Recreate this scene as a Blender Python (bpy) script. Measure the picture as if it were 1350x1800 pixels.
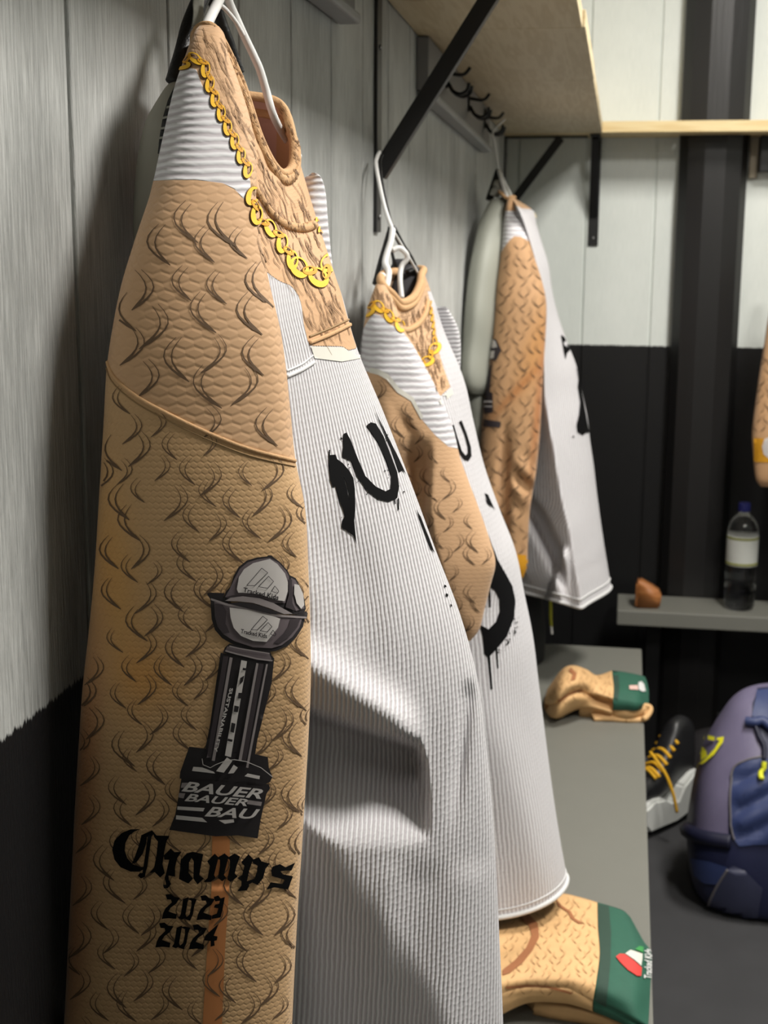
import bpy, bmesh, math, random
import numpy as np
from mathutils import Vector, Matrix
from mathutils.bvhtree import BVHTree
from mathutils.geometry import tessellate_polygon

for o in list(bpy.data.objects):
    bpy.data.objects.remove(o)
SC = bpy.context.scene
COL = SC.collection
rnd = random.Random(7)

# ------------------------------------------------------------------ camera
F = 2400.0                                   # focal length in pixels of the 1350 x 1800 frame
CAM = np.array([.34, 0.0, 1.42])
_vy = np.array([1105 - 675, 432 - 900, F])
_zx = -75.0
_vz = np.array([_zx, -(_zx * _vy[0] + F * F) / _vy[1], F])
_Y = _vy / np.linalg.norm(_vy)
_Z = -_vz / np.linalg.norm(_vz)
_X = np.cross(_Y, _Z)
RC = np.stack([_X, _Y, _Z], 1)               # camera (right, down, forward) <- world
cam_data = bpy.data.cameras.new('camera')
cam = bpy.data.objects.new('camera', cam_data)
COL.objects.link(cam)
cam_data.sensor_fit = 'VERTICAL'
cam_data.sensor_height = 36.0
cam_data.lens = F / 1800 * 36.0
cam_data.clip_start = 0.02
_right, _down, _fwd = RC[0], RC[1], RC[2]
cam.matrix_world = Matrix([[_right[i], -_down[i], -_fwd[i], CAM[i]] for i in range(3)] + [[0, 0, 0, 1]])
cam_data.dof.use_dof = True
cam_data.dof.focus_distance = 0.88
cam_data.dof.aperture_fstop = 17.0
SC.camera = cam

# ------------------------------------------------------------------ world, lights, exposure
world = bpy.data.worlds.new('world')
SC.world = world
world.use_nodes = True
world.node_tree.nodes['Background'].inputs[0].default_value = (0.8, 0.86, 1.0, 1)
world.node_tree.nodes['Background'].inputs[1].default_value = 0.02
SC.view_settings.view_transform = 'Standard'
SC.view_settings.look = 'None'
SC.view_settings.gamma = 1.0
SC.view_settings.use_curve_mapping = False
SC.view_settings.exposure = 0.03


def area_light(name, loc, sx, sy, power, col=(1.0, 0.96, 0.9)):
    l = bpy.data.lights.new(name, 'AREA')
    l.shape = 'RECTANGLE'
    l.size, l.size_y, l.energy, l.color = sx, sy, power, col
    o = bpy.data.objects.new(name, l)
    o.location = loc
    COL.objects.link(o)
    return o


CEIL = 2.62
area_light('ceiling_panel_light', (.98, 2.45, CEIL - .03), .30, .60, 47)
area_light('ceiling_panel_light', (1.20, 0.95, CEIL - .03), .30, .60, 50)
area_light('ceiling_panel_light', (.28, -0.85, CEIL - .03), .30, .60, 15)

# ------------------------------------------------------------------ projection helpers


def ray(px, py):
    return RC.T @ np.array([px - 675.0, py - 900.0, F])


def at(px, py, y):
    d = ray(px, py)
    return CAM + d * (y - CAM[1]) / d[1]


def onx(px, py, x=0.0):
    d = ray(px, py)
    return CAM + d * (x - CAM[0]) / d[0]


def onz(px, py, z=0.0):
    d = ray(px, py)
    return CAM + d * (z - CAM[2]) / d[2]


def proj(P):
    q = (np.asarray(P) - CAM) @ RC.T
    return np.stack([q[..., 0] / q[..., 2] * F + 675, q[..., 1] / q[..., 2] * F + 900], -1)


# ------------------------------------------------------------------ materials
def lin(c):
    r = []
    for v in c[:3]:
        v = v / 255.0
        r.append(v / 12.92 if v <= .04045 else ((v + .055) / 1.055) ** 2.4)
    return (r[0], r[1], r[2], 1.0)


MATS = {}


class NT:
    def __init__(self, name):
        self.m = bpy.data.materials.new(name)
        self.m.use_nodes = True
        self.t = self.m.node_tree
        self.b = self.t.nodes['Principled BSDF']
        MATS[name] = self.m

    def n(self, kind, **kw):
        x = self.t.nodes.new(kind)
        for k, v in kw.items():
            setattr(x, k, v)
        return x

    def link(self, a, b):
        self.t.links.new(a, b)

    def val(self, sock, v):
        if hasattr(v, 'is_output') or isinstance(v, bpy.types.NodeSocket):
            self.t.links.new(v, sock)
        else:
            sock.default_value = v

    def math(self, op, a, b=None, c=None, clamp=False):
        x = self.n('ShaderNodeMath', operation=op, use_clamp=clamp)
        self.val(x.inputs[0], a)
        if b is not None:
            self.val(x.inputs[1], b)
        if c is not None:
            self.val(x.inputs[2], c)
        return x.outputs[0]

    def smooth(self, v, lo, hi):
        x = self.n('ShaderNodeMapRange', interpolation_type='SMOOTHSTEP')
        self.val(x.inputs[0], v)
        x.inputs[1].default_value, x.inputs[2].default_value = lo, hi
        return x.outputs[0]

    def mix(self, f, a, b):
        x = self.n('ShaderNodeMix', data_type='RGBA')
        self.val(x.inputs[0], f)
        self.val(x.inputs[6], a)
        self.val(x.inputs[7], b)
        return x.outputs[2]

    def fmix(self, f, a, b):
        x = self.n('ShaderNodeMix', data_type='FLOAT')
        self.val(x.inputs[0], f)
        self.val(x.inputs[2], a)
        self.val(x.inputs[3], b)
        return x.outputs[0]

    def noise(self, scale, detail=3.0, stretch=(1, 1, 1), coord='Object', rough=.55):
        tc = self.n('ShaderNodeTexCoord')
        mp = self.n('ShaderNodeMapping')
        mp.inputs[3].default_value = stretch
        self.link(tc.outputs[coord], mp.inputs[0])
        x = self.n('ShaderNodeTexNoise')
        x.inputs['Scale'].default_value = scale
        x.inputs['Detail'].default_value = detail
        x.inputs['Roughness'].default_value = rough
        self.link(mp.outputs[0], x.inputs['Vector'])
        return x.outputs[0]

    def bump(self, h, strength=.5, dist=.002):
        x = self.n('ShaderNodeBump')
        x.inputs['Strength'].default_value = strength
        x.inputs['Distance'].default_value = dist
        self.link(h, x.inputs['Height'])
        self.link(x.outputs[0], self.b.inputs['Normal'])

    def base(self, c):
        self.val(self.b.inputs['Base Color'], c)

    def rough(self, v):
        self.val(self.b.inputs['Roughness'], v)


def plain(name, col, rough=.6, var=.12, scale=30.0, bump=0.0, metal=0.0, stretch=(1, 1, 1), bscale=None):
    """a procedural material: one colour with slight noise variation and fine relief"""
    if name in MATS:
        return MATS[name]
    t = NT(name)
    n = t.noise(scale, 3, stretch)
    c = lin(col)
    d = tuple(v * (1 - var) for v in c[:3]) + (1,)
    t.base(t.mix(n, d, tuple(min(1, v * (1 + var)) for v in c[:3]) + (1,)))
    t.rough(rough)
    t.b.inputs['Metallic'].default_value = metal
    if bump:
        t.bump(t.noise(bscale or scale * 4, 3, stretch), bump, .002)
    return t.m


def uv_sockets(t):
    tc = t.n('ShaderNodeTexCoord')
    sp = t.n('ShaderNodeSeparateXYZ')
    t.link(tc.outputs['UV'], sp.inputs[0])
    return sp.outputs[0], sp.outputs[1]


def hexgrid(t, u, v, du, dv):
    """embossed honeycomb, 0 on the cell borders and 1 inside"""
    def cell(off):
        a = t.math('SUBTRACT', t.math('FRACT', t.math('ADD', t.math('DIVIDE', u, du), off)), .5)
        b = t.math('SUBTRACT', t.math('FRACT', t.math('ADD', t.math('DIVIDE', v, dv), off)), .5)
        b = t.math('MULTIPLY', b, 1.732)
        return t.math('SQRT', t.math('ADD', t.math('MULTIPLY', a, a), t.math('MULTIPLY', b, b)))
    e = t.math('ABSOLUTE', t.math('SUBTRACT', cell(0.0), cell(.5)))
    return t.smooth(e, -.05, .5)


def fabric(name, rib_axis='u', rib=.0045, tan=(198, 160, 122), white=(216, 216, 218), valley=(184, 179, 183), hexs=(.0092, .0104),
           hex_h=.5, rib_h=1.0, tint=True, dist=.0016, fine=None):
    t = NT(name)
    u, v = uv_sockets(t)
    at_ = t.n('ShaderNodeAttribute', attribute_name='tan')
    mask = t.smooth(at_.outputs['Fac'], -.8, .8)
    ax = u if rib_axis == 'u' else v
    hx = hexgrid(t, u, v, *hexs)
    if fine:
        za = t.n('ShaderNodeAttribute', attribute_name='fine')
        hf = hexgrid(t, u, v, *fine)
        hx = t.fmix(t.smooth(za.outputs['Fac'], -1.0, 1.0), hx, t.math('MULTIPLY', hf, .55))
    wob = t.noise(55.0, 2, coord='Object')
    s = t.math('SINE', t.math('ADD', t.math('MULTIPLY', ax, 2 * math.pi / rib), t.math('MULTIPLY', wob, 3.0)))
    r01 = t.math('MULTIPLY_ADD', s, .5, .5)
    ribh = t.fmix(.12, r01, hx)
    h = t.fmix(mask, t.math('MULTIPLY', ribh, rib_h), t.math('MULTIPLY', hx, hex_h))
    n = t.noise(16.0, 4)
    c1 = lin(tan)
    tanc = t.mix(n, tuple(q * .93 for q in c1[:3]) + (1,), tuple(q * 1.06 for q in c1[:3]) + (1,))
    if tint:
        ta = t.n('ShaderNodeAttribute', attribute_name='tint')
        tanc2 = t.n('ShaderNodeMix', data_type='RGBA', blend_type='MULTIPLY')
        tanc2.inputs[0].default_value = 1.0
        t.link(tanc, tanc2.inputs[6])
        t.link(ta.outputs['Color'], tanc2.inputs[7])
        tanc = tanc2.outputs[2]
    whc = t.mix(t.smooth(r01, .05, .75), lin(valley), lin(white))
    t.base(t.mix(mask, whc, tanc))
    t.rough(.72)
    t.b.inputs['Sheen Weight'].default_value = .15
    t.b.inputs['Specular IOR Level'].default_value = .3
    t.bump(h, .9, dist)
    return t.m


def wall_mat(name, zpaint, hi=(196, 197, 192), lo=(150, 150, 146), low=(20, 20, 22), g=1.0):
    t = NT(name)
    tc = t.n('ShaderNodeTexCoord')
    geo = t.n('ShaderNodeNewGeometry')
    sp = t.n('ShaderNodeSeparateXYZ')
    t.link(geo.outputs['Position'], sp.inputs[0])

    def wn(scale, st, det=4, r=.6):
        mp = t.n('ShaderNodeMapping')
        mp.inputs[3].default_value = st
        t.link(geo.outputs['Position'], mp.inputs[0])
        x = t.n('ShaderNodeTexNoise')
        x.inputs['Scale'].default_value = scale
        x.inputs['Detail'].default_value = det
        x.inputs['Roughness'].default_value = r
        t.link(mp.outputs[0], x.inputs['Vector'])
        return x.outputs[0]
    grain = wn(430.0, (1, 1, .05), 5, .65)
    blotch = wn(5.0, (1, 1, .5))
    fine = wn(420.0, (1, 1, .22))
    edge = t.math('ADD', sp.outputs[2], t.math('MULTIPLY', t.math('SUBTRACT', wn(300.0, (1, 1, .1)), .5), .012))
    up = t.smooth(edge, zpaint - .0015, zpaint + .0015)
    wc = t.mix(t.smooth(t.fmix(.5, blotch, grain), .34, .66), lin(lo), lin(hi))
    t.base(t.mix(up, lin(low), wc))
    t.rough(t.fmix(up, .42, .40))
    t.bump(t.fmix(.35, grain, fine), .75 * g, .0035)
    return t.m


# ------------------------------------------------------------------ object helpers
def link(o, parent=None):
    COL.objects.link(o)
    if parent is not None:
        o.parent = parent
    return o


def thing(name, label, cat, group=None, loc=(0, 0, 0)):
    o = bpy.data.objects.new(name, None)
    o.empty_display_size = .05
    o.location = loc
    COL.objects.link(o)
    o['label'], o['category'] = label, cat
    if group:
        o['group'] = group
    return o


def tag(o, label, cat, group=None):
    o['label'], o['category'] = label, cat
    if group:
        o['group'] = group
    return o


def put(name, verts, faces, mat, parent=None, smooth=False, kind=None, label=None):
    me = bpy.data.meshes.new(name)
    me.from_pydata([tuple(map(float, v)) for v in verts], [], [tuple(map(int, f)) for f in faces])
    if mat is not None:
        me.materials.append(mat)
    if smooth:
        me.polygons.foreach_set('use_smooth', [True] * len(me.polygons))
    me.update()
    o = bpy.data.objects.new(name, me)
    link(o, parent)
    if parent is not None:
        o.location = -Vector(parent_world(parent))
    if kind:
        o['kind'] = kind
    if label:
        o['label'] = label
    return o


def parent_world(p):
    v = Vector((0, 0, 0))
    while p is not None:
        v = v + p.location
        p = p.parent
    return v


def from_bm(name, bm, mat, parent=None, smooth=False, kind=None, label=None):
    me = bpy.data.meshes.new(name)
    bmesh.ops.recalc_face_normals(bm, faces=bm.faces)
    bm.to_mesh(me)
    bm.free()
    if mat is not None:
        me.materials.append(mat)
    if smooth:
        me.polygons.foreach_set('use_smooth', [True] * len(me.polygons))
    o = bpy.data.objects.new(name, me)
    link(o, parent)
    if parent is not None:
        o.location = -Vector(parent_world(parent))
    if kind:
        o['kind'] = kind
    if label:
        o['label'] = label
    return o


def bm_box(bm, lo, hi, bev=0.0, rot=None, segs=2):
    lo, hi = Vector(lo), Vector(hi)
    c = (lo + hi) / 2
    r = bmesh.ops.create_cube(bm, size=1.0)
    vs = r['verts']
    for v in vs:
        v.co = Vector((v.co.x * (hi.x - lo.x), v.co.y * (hi.y - lo.y), v.co.z * (hi.z - lo.z)))
    if rot is not None:
        for v in vs:
            v.co = rot @ v.co
    for v in vs:
        v.co += c
    if bev:
        es = list({e for v in vs for e in v.link_edges})
        bmesh.ops.bevel(bm, geom=es, offset=bev, segments=segs, affect='EDGES', profile=.5)
    return vs


def box(name, lo, hi, mat, parent=None, bev=.002, kind=None, rot=None, label=None):
    bm = bmesh.new()
    bm_box(bm, lo, hi, bev, rot)
    return from_bm(name, bm, mat, parent, kind=kind, label=label)


def cr(points, n, closed=False):
    """Catmull-Rom through points (M x D), n samples per span"""
    P = np.asarray(points, float)
    M = len(P)
    if closed:
        idx = [(i - 1) % M for i in range(M)], list(range(M)), [(i + 1) % M for i in range(M)], [(i + 2) % M for i in range(M)]
    else:
        idx = [max(i - 1, 0) for i in range(M - 1)], list(range(M - 1)), list(range(1, M)), [min(i + 2, M - 1) for i in range(M - 1)]
    p0, p1, p2, p3 = P[idx[0]], P[idx[1]], P[idx[2]], P[idx[3]]
    t = np.arange(n) / n
    t = t.reshape((1, n) + (1,) * (P.ndim - 1))
    p0, p1, p2, p3 = [q[:, None] for q in (p0, p1, p2, p3)]
    out = .5 * (2 * p1 + (p2 - p0) * t + (2 * p0 - 5 * p1 + 4 * p2 - p3) * t ** 2 + (3 * p1 - p0 - 3 * p2 + p3) * t ** 3)
    out = out.reshape((-1,) + P.shape[1:])
    if not closed:
        out = np.concatenate([out, P[-1:]])
    return out


def tube_geo(path, r, k=10, closed=False, flat=1.0, flat_dir=None, caps=True):
    P = np.asarray(path, float)
    n = len(P)
    rr = np.full(n, r, float) if np.isscalar(r) else np.asarray(r, float)
    T = np.roll(P, -1, 0) - np.roll(P, 1, 0)
    if not closed:
        T[0], T[-1] = P[1] - P[0], P[-1] - P[-2]
    T /= np.linalg.norm(T, axis=1)[:, None] + 1e-12
    up = np.array([.3, .2, 1.0]) if flat_dir is None else np.asarray(flat_dir, float)
    A = np.cross(T, up)
    bad = np.linalg.norm(A, axis=1) < 1e-3
    A[bad] = np.cross(T[bad], [1.0, 0, 0])
    A /= np.linalg.norm(A, axis=1)[:, None]
    B = np.cross(T, A)
    th = np.arange(k) * 2 * math.pi / k
    V = P[:, None] + rr[:, None, None] * (A[:, None] * np.cos(th)[None, :, None] + flat * B[:, None] * np.sin(th)[None, :, None])
    V = V.reshape(-1, 3)
    fs = []
    m = n if closed else n - 1
    for i in range(m):
        a, b = i * k, ((i + 1) % n) * k
        for j in range(k):
            j2 = (j + 1) % k
            fs.append((a + j, a + j2, b + j2, b + j))
    if not closed and caps:
        fs.append(tuple(range(k - 1, -1, -1)))
        fs.append(tuple(range((n - 1) * k, n * k)))
    return V, fs


def tube(name, path, r, mat, parent=None, k=10, closed=False, flat=1.0, flat_dir=None, smooth=True, label=None, kind=None):
    V, fs = tube_geo(path, r, k, closed, flat, flat_dir)
    return put(name, V, fs, mat, parent, smooth, kind=kind, label=label)


def lathe(name, prof, mat, center, parent=None, k=32, label=None):
    V, fs = [], []
    for r, z in prof:
        for j in range(k):
            a = 2 * math.pi * j / k
            V.append((center[0] + r * math.cos(a), center[1] + r * math.sin(a), center[2] + z))
    for i in range(len(prof) - 1):
        for j in range(k):
            j2 = (j + 1) % k
            fs.append((i * k + j, i * k + j2, (i + 1) * k + j2, (i + 1) * k + j))
    fs.append(tuple(range(k - 1, -1, -1)))
    fs.append(tuple(range((len(prof) - 1) * k, len(prof) * k)))
    return put(name, V, fs, mat, parent, True, label=label)


def grid_obj(name, G, mat, parent=None, closed=True, attrs=None, uv=None, label=None, cap_top=False, flat=None):
    """G: rows x cols x 3 surface; closed around the columns"""
    N, K = G.shape[:2]
    V = G.reshape(-1, 3)
    i = np.arange(N - 1)[:, None]
    j = np.arange(K if closed else K - 1)[None, :]
    j2 = (j + 1) % K
    Q = np.stack([i * K + j, i * K + j2, (i + 1) * K + j2, (i + 1) * K + j], -1).reshape(-1, 4)
    me = bpy.data.meshes.new(name)
    nf = len(Q)
    extra = [list(range(K))] if cap_top else []
    me.vertices.add(len(V))
    me.vertices.foreach_set('co', V.astype(np.float32).ravel())
    loops = Q.ravel()
    starts = np.arange(nf) * 4
    tot = np.full(nf, 4)
    if cap_top:
        loops = np.concatenate([loops, np.arange(K)])
        starts = np.append(starts, nf * 4)
        tot = np.append(tot, K)
    me.loops.add(len(loops))
    me.polygons.add(len(starts))
    me.loops.foreach_set('vertex_index', loops.astype(np.int32))
    me.polygons.foreach_set('loop_start', starts.astype(np.int32))
    me.polygons.foreach_set('use_smooth', np.ones(len(starts), bool))
    me.update(calc_edges=True)
    me.validate()
    if uv is None:
        H = G if flat is None else flat       # the cloth before it was folded sets the run of its threads
        dv = np.linalg.norm(np.diff(H, axis=0), axis=2).mean(1)
        vv = np.concatenate([[0], np.cumsum(dv)])
        e = np.linalg.norm(np.roll(H, -1, 1) - H, axis=2)
        uu = np.concatenate([np.zeros((N, 1)), np.cumsum(e, 1)[:, :-1]], 1)
        uv = np.stack([uu, np.repeat(-vv[:, None], K, 1)], -1)
        wrap = e.sum(1)
    else:
        wrap = None
    uf = uv.reshape(-1, 2)
    lay = me.uv_layers.new(name='UVMap')
    lv = np.empty(len(me.loops), np.int32)
    me.loops.foreach_get('vertex_index', lv)
    U = uf[lv].copy()
    if wrap is not None and closed:
        # the last column's quads run on past the seam
        qi = np.arange(nf)
        last = np.where(qi % K == K - 1)[0]
        for c in (1, 2):
            rows = last // K + (1 if c == 2 else 0)
            U[last * 4 + c, 0] = wrap[rows]
    lay.data.foreach_set('uv', U.astype(np.float32).ravel())
    for nme, arr in (attrs or {}).items():
        arr = np.asarray(arr)
        if arr.ndim == 2:
            a = me.attributes.new(nme, 'FLOAT', 'POINT')
            a.data.foreach_set('value', arr.astype(np.float32).ravel())
        else:
            a = me.attributes.new(nme, 'FLOAT_COLOR', 'POINT')
            c4 = np.concatenate([arr, np.ones(arr.shape[:2] + (1,))], -1)
            a.data.foreach_set('color', c4.astype(np.float32).ravel())
    me.materials.append(mat)
    o = bpy.data.objects.new(name, me)
    link(o, parent)
    if label:
        o['label'] = label
    return o, BVHTree.FromPolygons([tuple(map(float, v)) for v in V], [tuple(map(int, q)) for q in Q])


def sdf_poly(P, poly):
    """signed distance (positive inside) of points P (n x 2) to a polygon"""
    P = np.asarray(P, float)
    sh = P.shape[:-1]
    P = P.reshape(-1, 2)
    poly = np.asarray(poly, float)
    d = np.full(len(P), 1e9)
    ins = np.zeros(len(P), bool)
    for i in range(len(poly)):
        a, b = poly[i], poly[(i + 1) % len(poly)]
        ab = b - a
        t = np.clip(((P - a) @ ab) / (ab @ ab + 1e-9), 0, 1)
        d = np.minimum(d, np.linalg.norm(P - a - t[:, None] * ab, axis=1))
        c = ((a[1] > P[:, 1]) != (b[1] > P[:, 1]))
        xx = (b[0] - a[0]) * (P[:, 1] - a[1]) / (b[1] - a[1] + 1e-12) + a[0]
        ins ^= c & (P[:, 0] < xx)
    return np.where(ins, d, -d).reshape(sh)


def sstep(x, a, b):
    t = np.clip((x - a) / (b - a), 0, 1)
    return t * t * (3 - 2 * t)


# ------------------------------------------------------------------ prints that lie on the cloth
def cast(bvh, px, py, off):
    d = Vector(ray(px, py)).normalized()
    h, n, _, _ = bvh.ray_cast(Vector(CAM), d)
    if h is None:
        return None
    if n.dot(d) > 0:
        n = -n
    return h + n * off


def decal(name, polys, bvhs, off, mat, parent, step=8.0, kind=None, label=None, tris=None):
    kind = kind or ('stuff' if len(polys) + len(tris or []) > 1 else None)
    """flat print: outlines given as seen, cut into small facets and laid on the cloth"""
    if not isinstance(bvhs, (list, tuple)):
        bvhs = [bvhs]
    bm = bmesh.new()
    for p in polys:
        vs3 = [Vector((x, y, 0)) for x, y in p]
        if len(p) > 4:
            vs = [bm.verts.new(v) for v in vs3]
            for t in tessellate_polygon([vs3]):
                try:
                    bm.faces.new([vs[k] for k in t])
                except ValueError:
                    pass
        else:
            bm.faces.new([bm.verts.new(v) for v in vs3])
    for vv, ff in (tris or []):
        vs = [bm.verts.new((x, y, 0)) for x, y in vv]
        for f in ff:
            try:
                bm.faces.new([vs[k] for k in f])
            except ValueError:
                pass
    if step:
        xs = [v.co.x for v in bm.verts]
        ys = [v.co.y for v in bm.verts]
        for lo, hi, ax in ((min(xs), max(xs), 0), (min(ys), max(ys), 1)):
            c = math.ceil(lo / step) * step
            while c < hi:
                co, no = [0, 0, 0], [0, 0, 0]
                co[ax], no[ax] = c, 1
                bmesh.ops.bisect_plane(bm, geom=bm.verts[:] + bm.edges[:] + bm.faces[:], plane_co=co, plane_no=no)
                c += step
    kill = []
    for v in bm.verts:
        best = None
        for b in bvhs:
            q = cast(b, v.co.x, v.co.y, off)
            if q is not None and (best is None or (q - Vector(CAM)).length < (best - Vector(CAM)).length):
                best = q
        if best is None:
            kill.append(v)
        else:
            v.co = best
    bmesh.ops.delete(bm, geom=kill, context='VERTS')
    # drop facets that would bridge a fold or an edge of the cloth
    bad = [f for f in bm.faces if max(e.calc_length() for e in f.edges) > .03]
    bmesh.ops.delete(bm, geom=bad, context='FACES')
    for f in bm.faces:
        f.normal_update()
        if f.normal.dot(f.calc_center_median() - Vector(CAM)) > 0:
            f.normal_flip()
    me = bpy.data.meshes.new(name)
    bm.to_mesh(me)
    bm.free()
    me.materials.append(mat)
    me.polygons.foreach_set('use_smooth', [True] * len(me.polygons))
    o = bpy.data.objects.new(name, me)
    link(o, parent)
    if kind:
        o['kind'] = kind
    if label:
        o['label'] = label
    return o


def strip(pts, w):
    """2-D tapered brush stroke as a list of quads"""
    P = np.asarray(pts, float)
    T = np.gradient(P, axis=0)
    T /= np.linalg.norm(T, axis=1)[:, None] + 1e-9
    Nn = np.stack([-T[:, 1], T[:, 0]], 1)
    w = np.asarray(w, float)[:, None] / 2
    a, b = P + Nn * w, P - Nn * w
    vv = np.concatenate([a, b])
    n = len(P)
    return vv, [(i, i + 1, n + i + 1, n + i) for i in range(n - 1)]


def fur_tuft(x, y, h, s, r):
    """two thin arcs that run together into one thick tip"""
    out = []
    t = np.linspace(0, 1, 8)
    w = h * .40
    lean = h * r.uniform(.30, .6)
    tip = np.array([x - s * lean * .75, y + h])
    for k in (0, 1):
        x0 = x - s * k * h * r.uniform(.10, .17)
        y0 = y + k * h * r.uniform(-.02, .1)
        px = (1 - t) * x0 + t * tip[0] + s * w * (1 - .25 * k) * np.sin(math.pi * t) * (1 - .15 * t) * 1.1
        py = (1 - t) * y0 + t * tip[1]
        ww = np.interp(t, [0, .25, .6, .9, 1], [.6, 1.4, 2.5, 3.8, 1.2]) * h / 62
        out.append(strip(np.stack([px, py], 1), ww))
    return out


def fur(name, poly, bvhs, dx, dy, h, mat, parent, seed=1, off=.0005, avoid=(), jitter=.22):
    r = random.Random(seed)
    poly = np.asarray(poly, float)
    x0, y0 = poly.min(0)
    x1, y1 = poly.max(0)
    tr = []
    row = 0
    y = y0 - h * .5
    while y < y1:
        x = x0 + (row % 2) * dx * .5 - dx
        i = 0
        while x < x1 + dx:
            cx, cy = x + r.uniform(-jitter, jitter) * dx, y + r.uniform(-jitter, jitter) * dy
            hh = h * r.uniform(.75, 1.15)
            s = 1 if (i + row) % 2 == 0 else -1
            if r.random() < .15:
                s = -s
            if sdf_poly([(cx, cy + hh * .5)], poly)[0] > 0 and r.random() < .96:
                for vv, ff in fur_tuft(cx, cy, hh, s, r):
                    tr.append((vv, ff))
            x += dx
            i += 1
        y += dy
        row += 1
    return decal(name, [], bvhs, off, mat, parent, step=None, kind='stuff', tris=tr)


def hairs(name, poly, bvhs, n, length, mat, parent, seed=2, off=.0006, direction=(.35, 1.0), width=2.0):
    r = random.Random(seed)
    poly = np.asarray(poly, float)
    lo, hi = poly.min(0), poly.max(0)
    d = np.array(direction) / np.linalg.norm(direction)
    nn = np.array([-d[1], d[0]])
    tr = []
    tries = 0
    while len(tr) < n and tries < n * 20:
        tries += 1
        c = np.array([r.uniform(lo[0], hi[0]), r.uniform(lo[1], hi[1])])
        if sdf_poly([c], poly)[0] < 1.5:
            continue
        L = length * r.uniform(.5, 1.3)
        t = np.linspace(0, 1, 6)
        amp = L * (r.uniform(.03, .10) if r.random() < .75 else -r.uniform(.02, .07))
        p = c + (t[:, None] - .5) * L * d + nn * (amp * np.sin(t * math.pi * r.choice((1, 1.7))))[:, None]
        p = p[(sdf_poly(p, poly) > 0)] if (sdf_poly(p, poly) > 0).sum() > 3 else p
        tr.append(strip(p, np.interp(np.linspace(0, 1, len(p)), [0, .4, 1], [.5, 1.0, .5]) * width * r.uniform(.6, 1.2)))
    return decal(name, [], bvhs, off, mat, parent, step=None, kind='stuff', tris=tr)


def text_tris(body, quad, shear=0.0, bold=.025):
    """the outline of some lettering fitted into a quad (top-left, top-right, bottom-right, bottom-left)"""
    cu = bpy.data.curves.new('lettering_outline', 'FONT')
    cu.body = body
    cu.resolution_u = 3
    cu.offset = bold
    ob = bpy.data.objects.new('lettering_outline', cu)
    COL.objects.link(ob)
    bpy.context.view_layer.update()
    dg = bpy.context.evaluated_depsgraph_get()
    me = ob.evaluated_get(dg).to_mesh()
    V = np.array([v.co[:2] for v in me.vertices])
    Fs = [tuple(p.vertices) for p in me.polygons]
    ob.evaluated_get(dg).to_mesh_clear()
    bpy.data.objects.remove(ob)
    bpy.data.curves.remove(cu)
    V = V - V.min(0)
    V[:, 0] += shear * V[:, 1]
    V = V / V.max(0)
    tl, tr_, br, bl = [np.asarray(q, float) for q in quad]
    a, b = V[:, :1], 1 - V[:, 1:]
    P = (1 - b) * ((1 - a) * tl + a * tr_) + b * ((1 - a) * bl + a * br)
    return (P, Fs)


# ------------------------------------------------------------------ cloth shapes
def sleeve_rows(rows, n=10, K=96, power=2.6):
    """rows: (py, left px, right px, depth left, depth right, half thickness) -> tube surface"""
    R = cr(np.array(rows, float), n)
    th = np.arange(K) * 2 * math.pi / K
    c, s = np.cos(th), np.sin(th)
    c = np.sign(c) * np.abs(c) ** (2 / power)
    s = np.sign(s) * np.abs(s) ** (2 / power)
    out = []
    for py, l, r, dl, dr, t in R:
        L, Rr = at(l, py, dl), at(r, py, dr)
        M, a = (L + Rr) / 2, (Rr - L) / 2
        b = np.cross(a, [0, 0, 1.0])
        b /= np.linalg.norm(b)
        if b @ (CAM - M) < 0:
            b = -b
        out.append(M + c[:, None] * a + s[:, None] * b * t)
    return np.array(out)


def table(tab, y):
    P = np.array([at(px, py, y) for py, px in tab])
    o = np.argsort(P[:, 2])
    return P[o, 2], P[o, 0]


def bez(a, b, c, d, n):
    t = np.linspace(0, 1, n, endpoint=False)[:, None]
    return (1 - t) ** 3 * a + 3 * (1 - t) ** 2 * t * b + 3 * (1 - t) * t * t * c + t ** 3 * d


def body_loops(zs, tabN, tabK, tabS, yN, yK, yS, xb, yF, nf=150, ns=40, nb=24, nn=36, k2=.45):
    zN, xN = table(tabN, yN)
    zK, xK = table(tabK, yK)
    zS, xS = table(tabS, yS)
    zz = np.linspace(min(zs) - .05, max(zs) + .05, 200)
    ker = np.hanning(13)
    ker /= ker.sum()

    def sm(z, x):
        v = np.interp(zz, z, x)
        return np.convolve(np.pad(v, 6, mode='edge'), ker, 'valid')
    fN, fK, fS = sm(zN, xN), sm(zK, xK), sm(zS, xS)
    out = []
    for z in zs:
        xn, xk, xs = (float(np.interp(z, zz, q)) for q in (fN, fK, fS))
        N = np.array([xn, yN])
        K = np.array([xk, yK])
        S = np.array([xs, yS])
        d = S - CAM[:2]
        d /= np.linalg.norm(d)
        L = np.linalg.norm(S - K)
        front = bez(N, K, S - d * L * k2, S, nf)
        B1 = np.array([xb, yF])
        B2 = np.array([xb, yN + .06])
        far = bez(S, S + d * min(.06, (yF - yS) * .6), np.array([xb + .05, yF + .01]), B1, ns)
        back = bez(B1, B1 * .66 + B2 * .34, B1 * .34 + B2 * .66, B2, nb)
        tn = (K - N) / (np.linalg.norm(K - N) + 1e-9)
        near = bez(B2, B2 + np.array([.0, -.045]), N - tn * .02, N, nn)
        xy = np.concatenate([front, far, back, near])
        out.append(np.concatenate([xy, np.full((len(xy), 1), z)], 1))
    return np.array(out)


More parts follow.
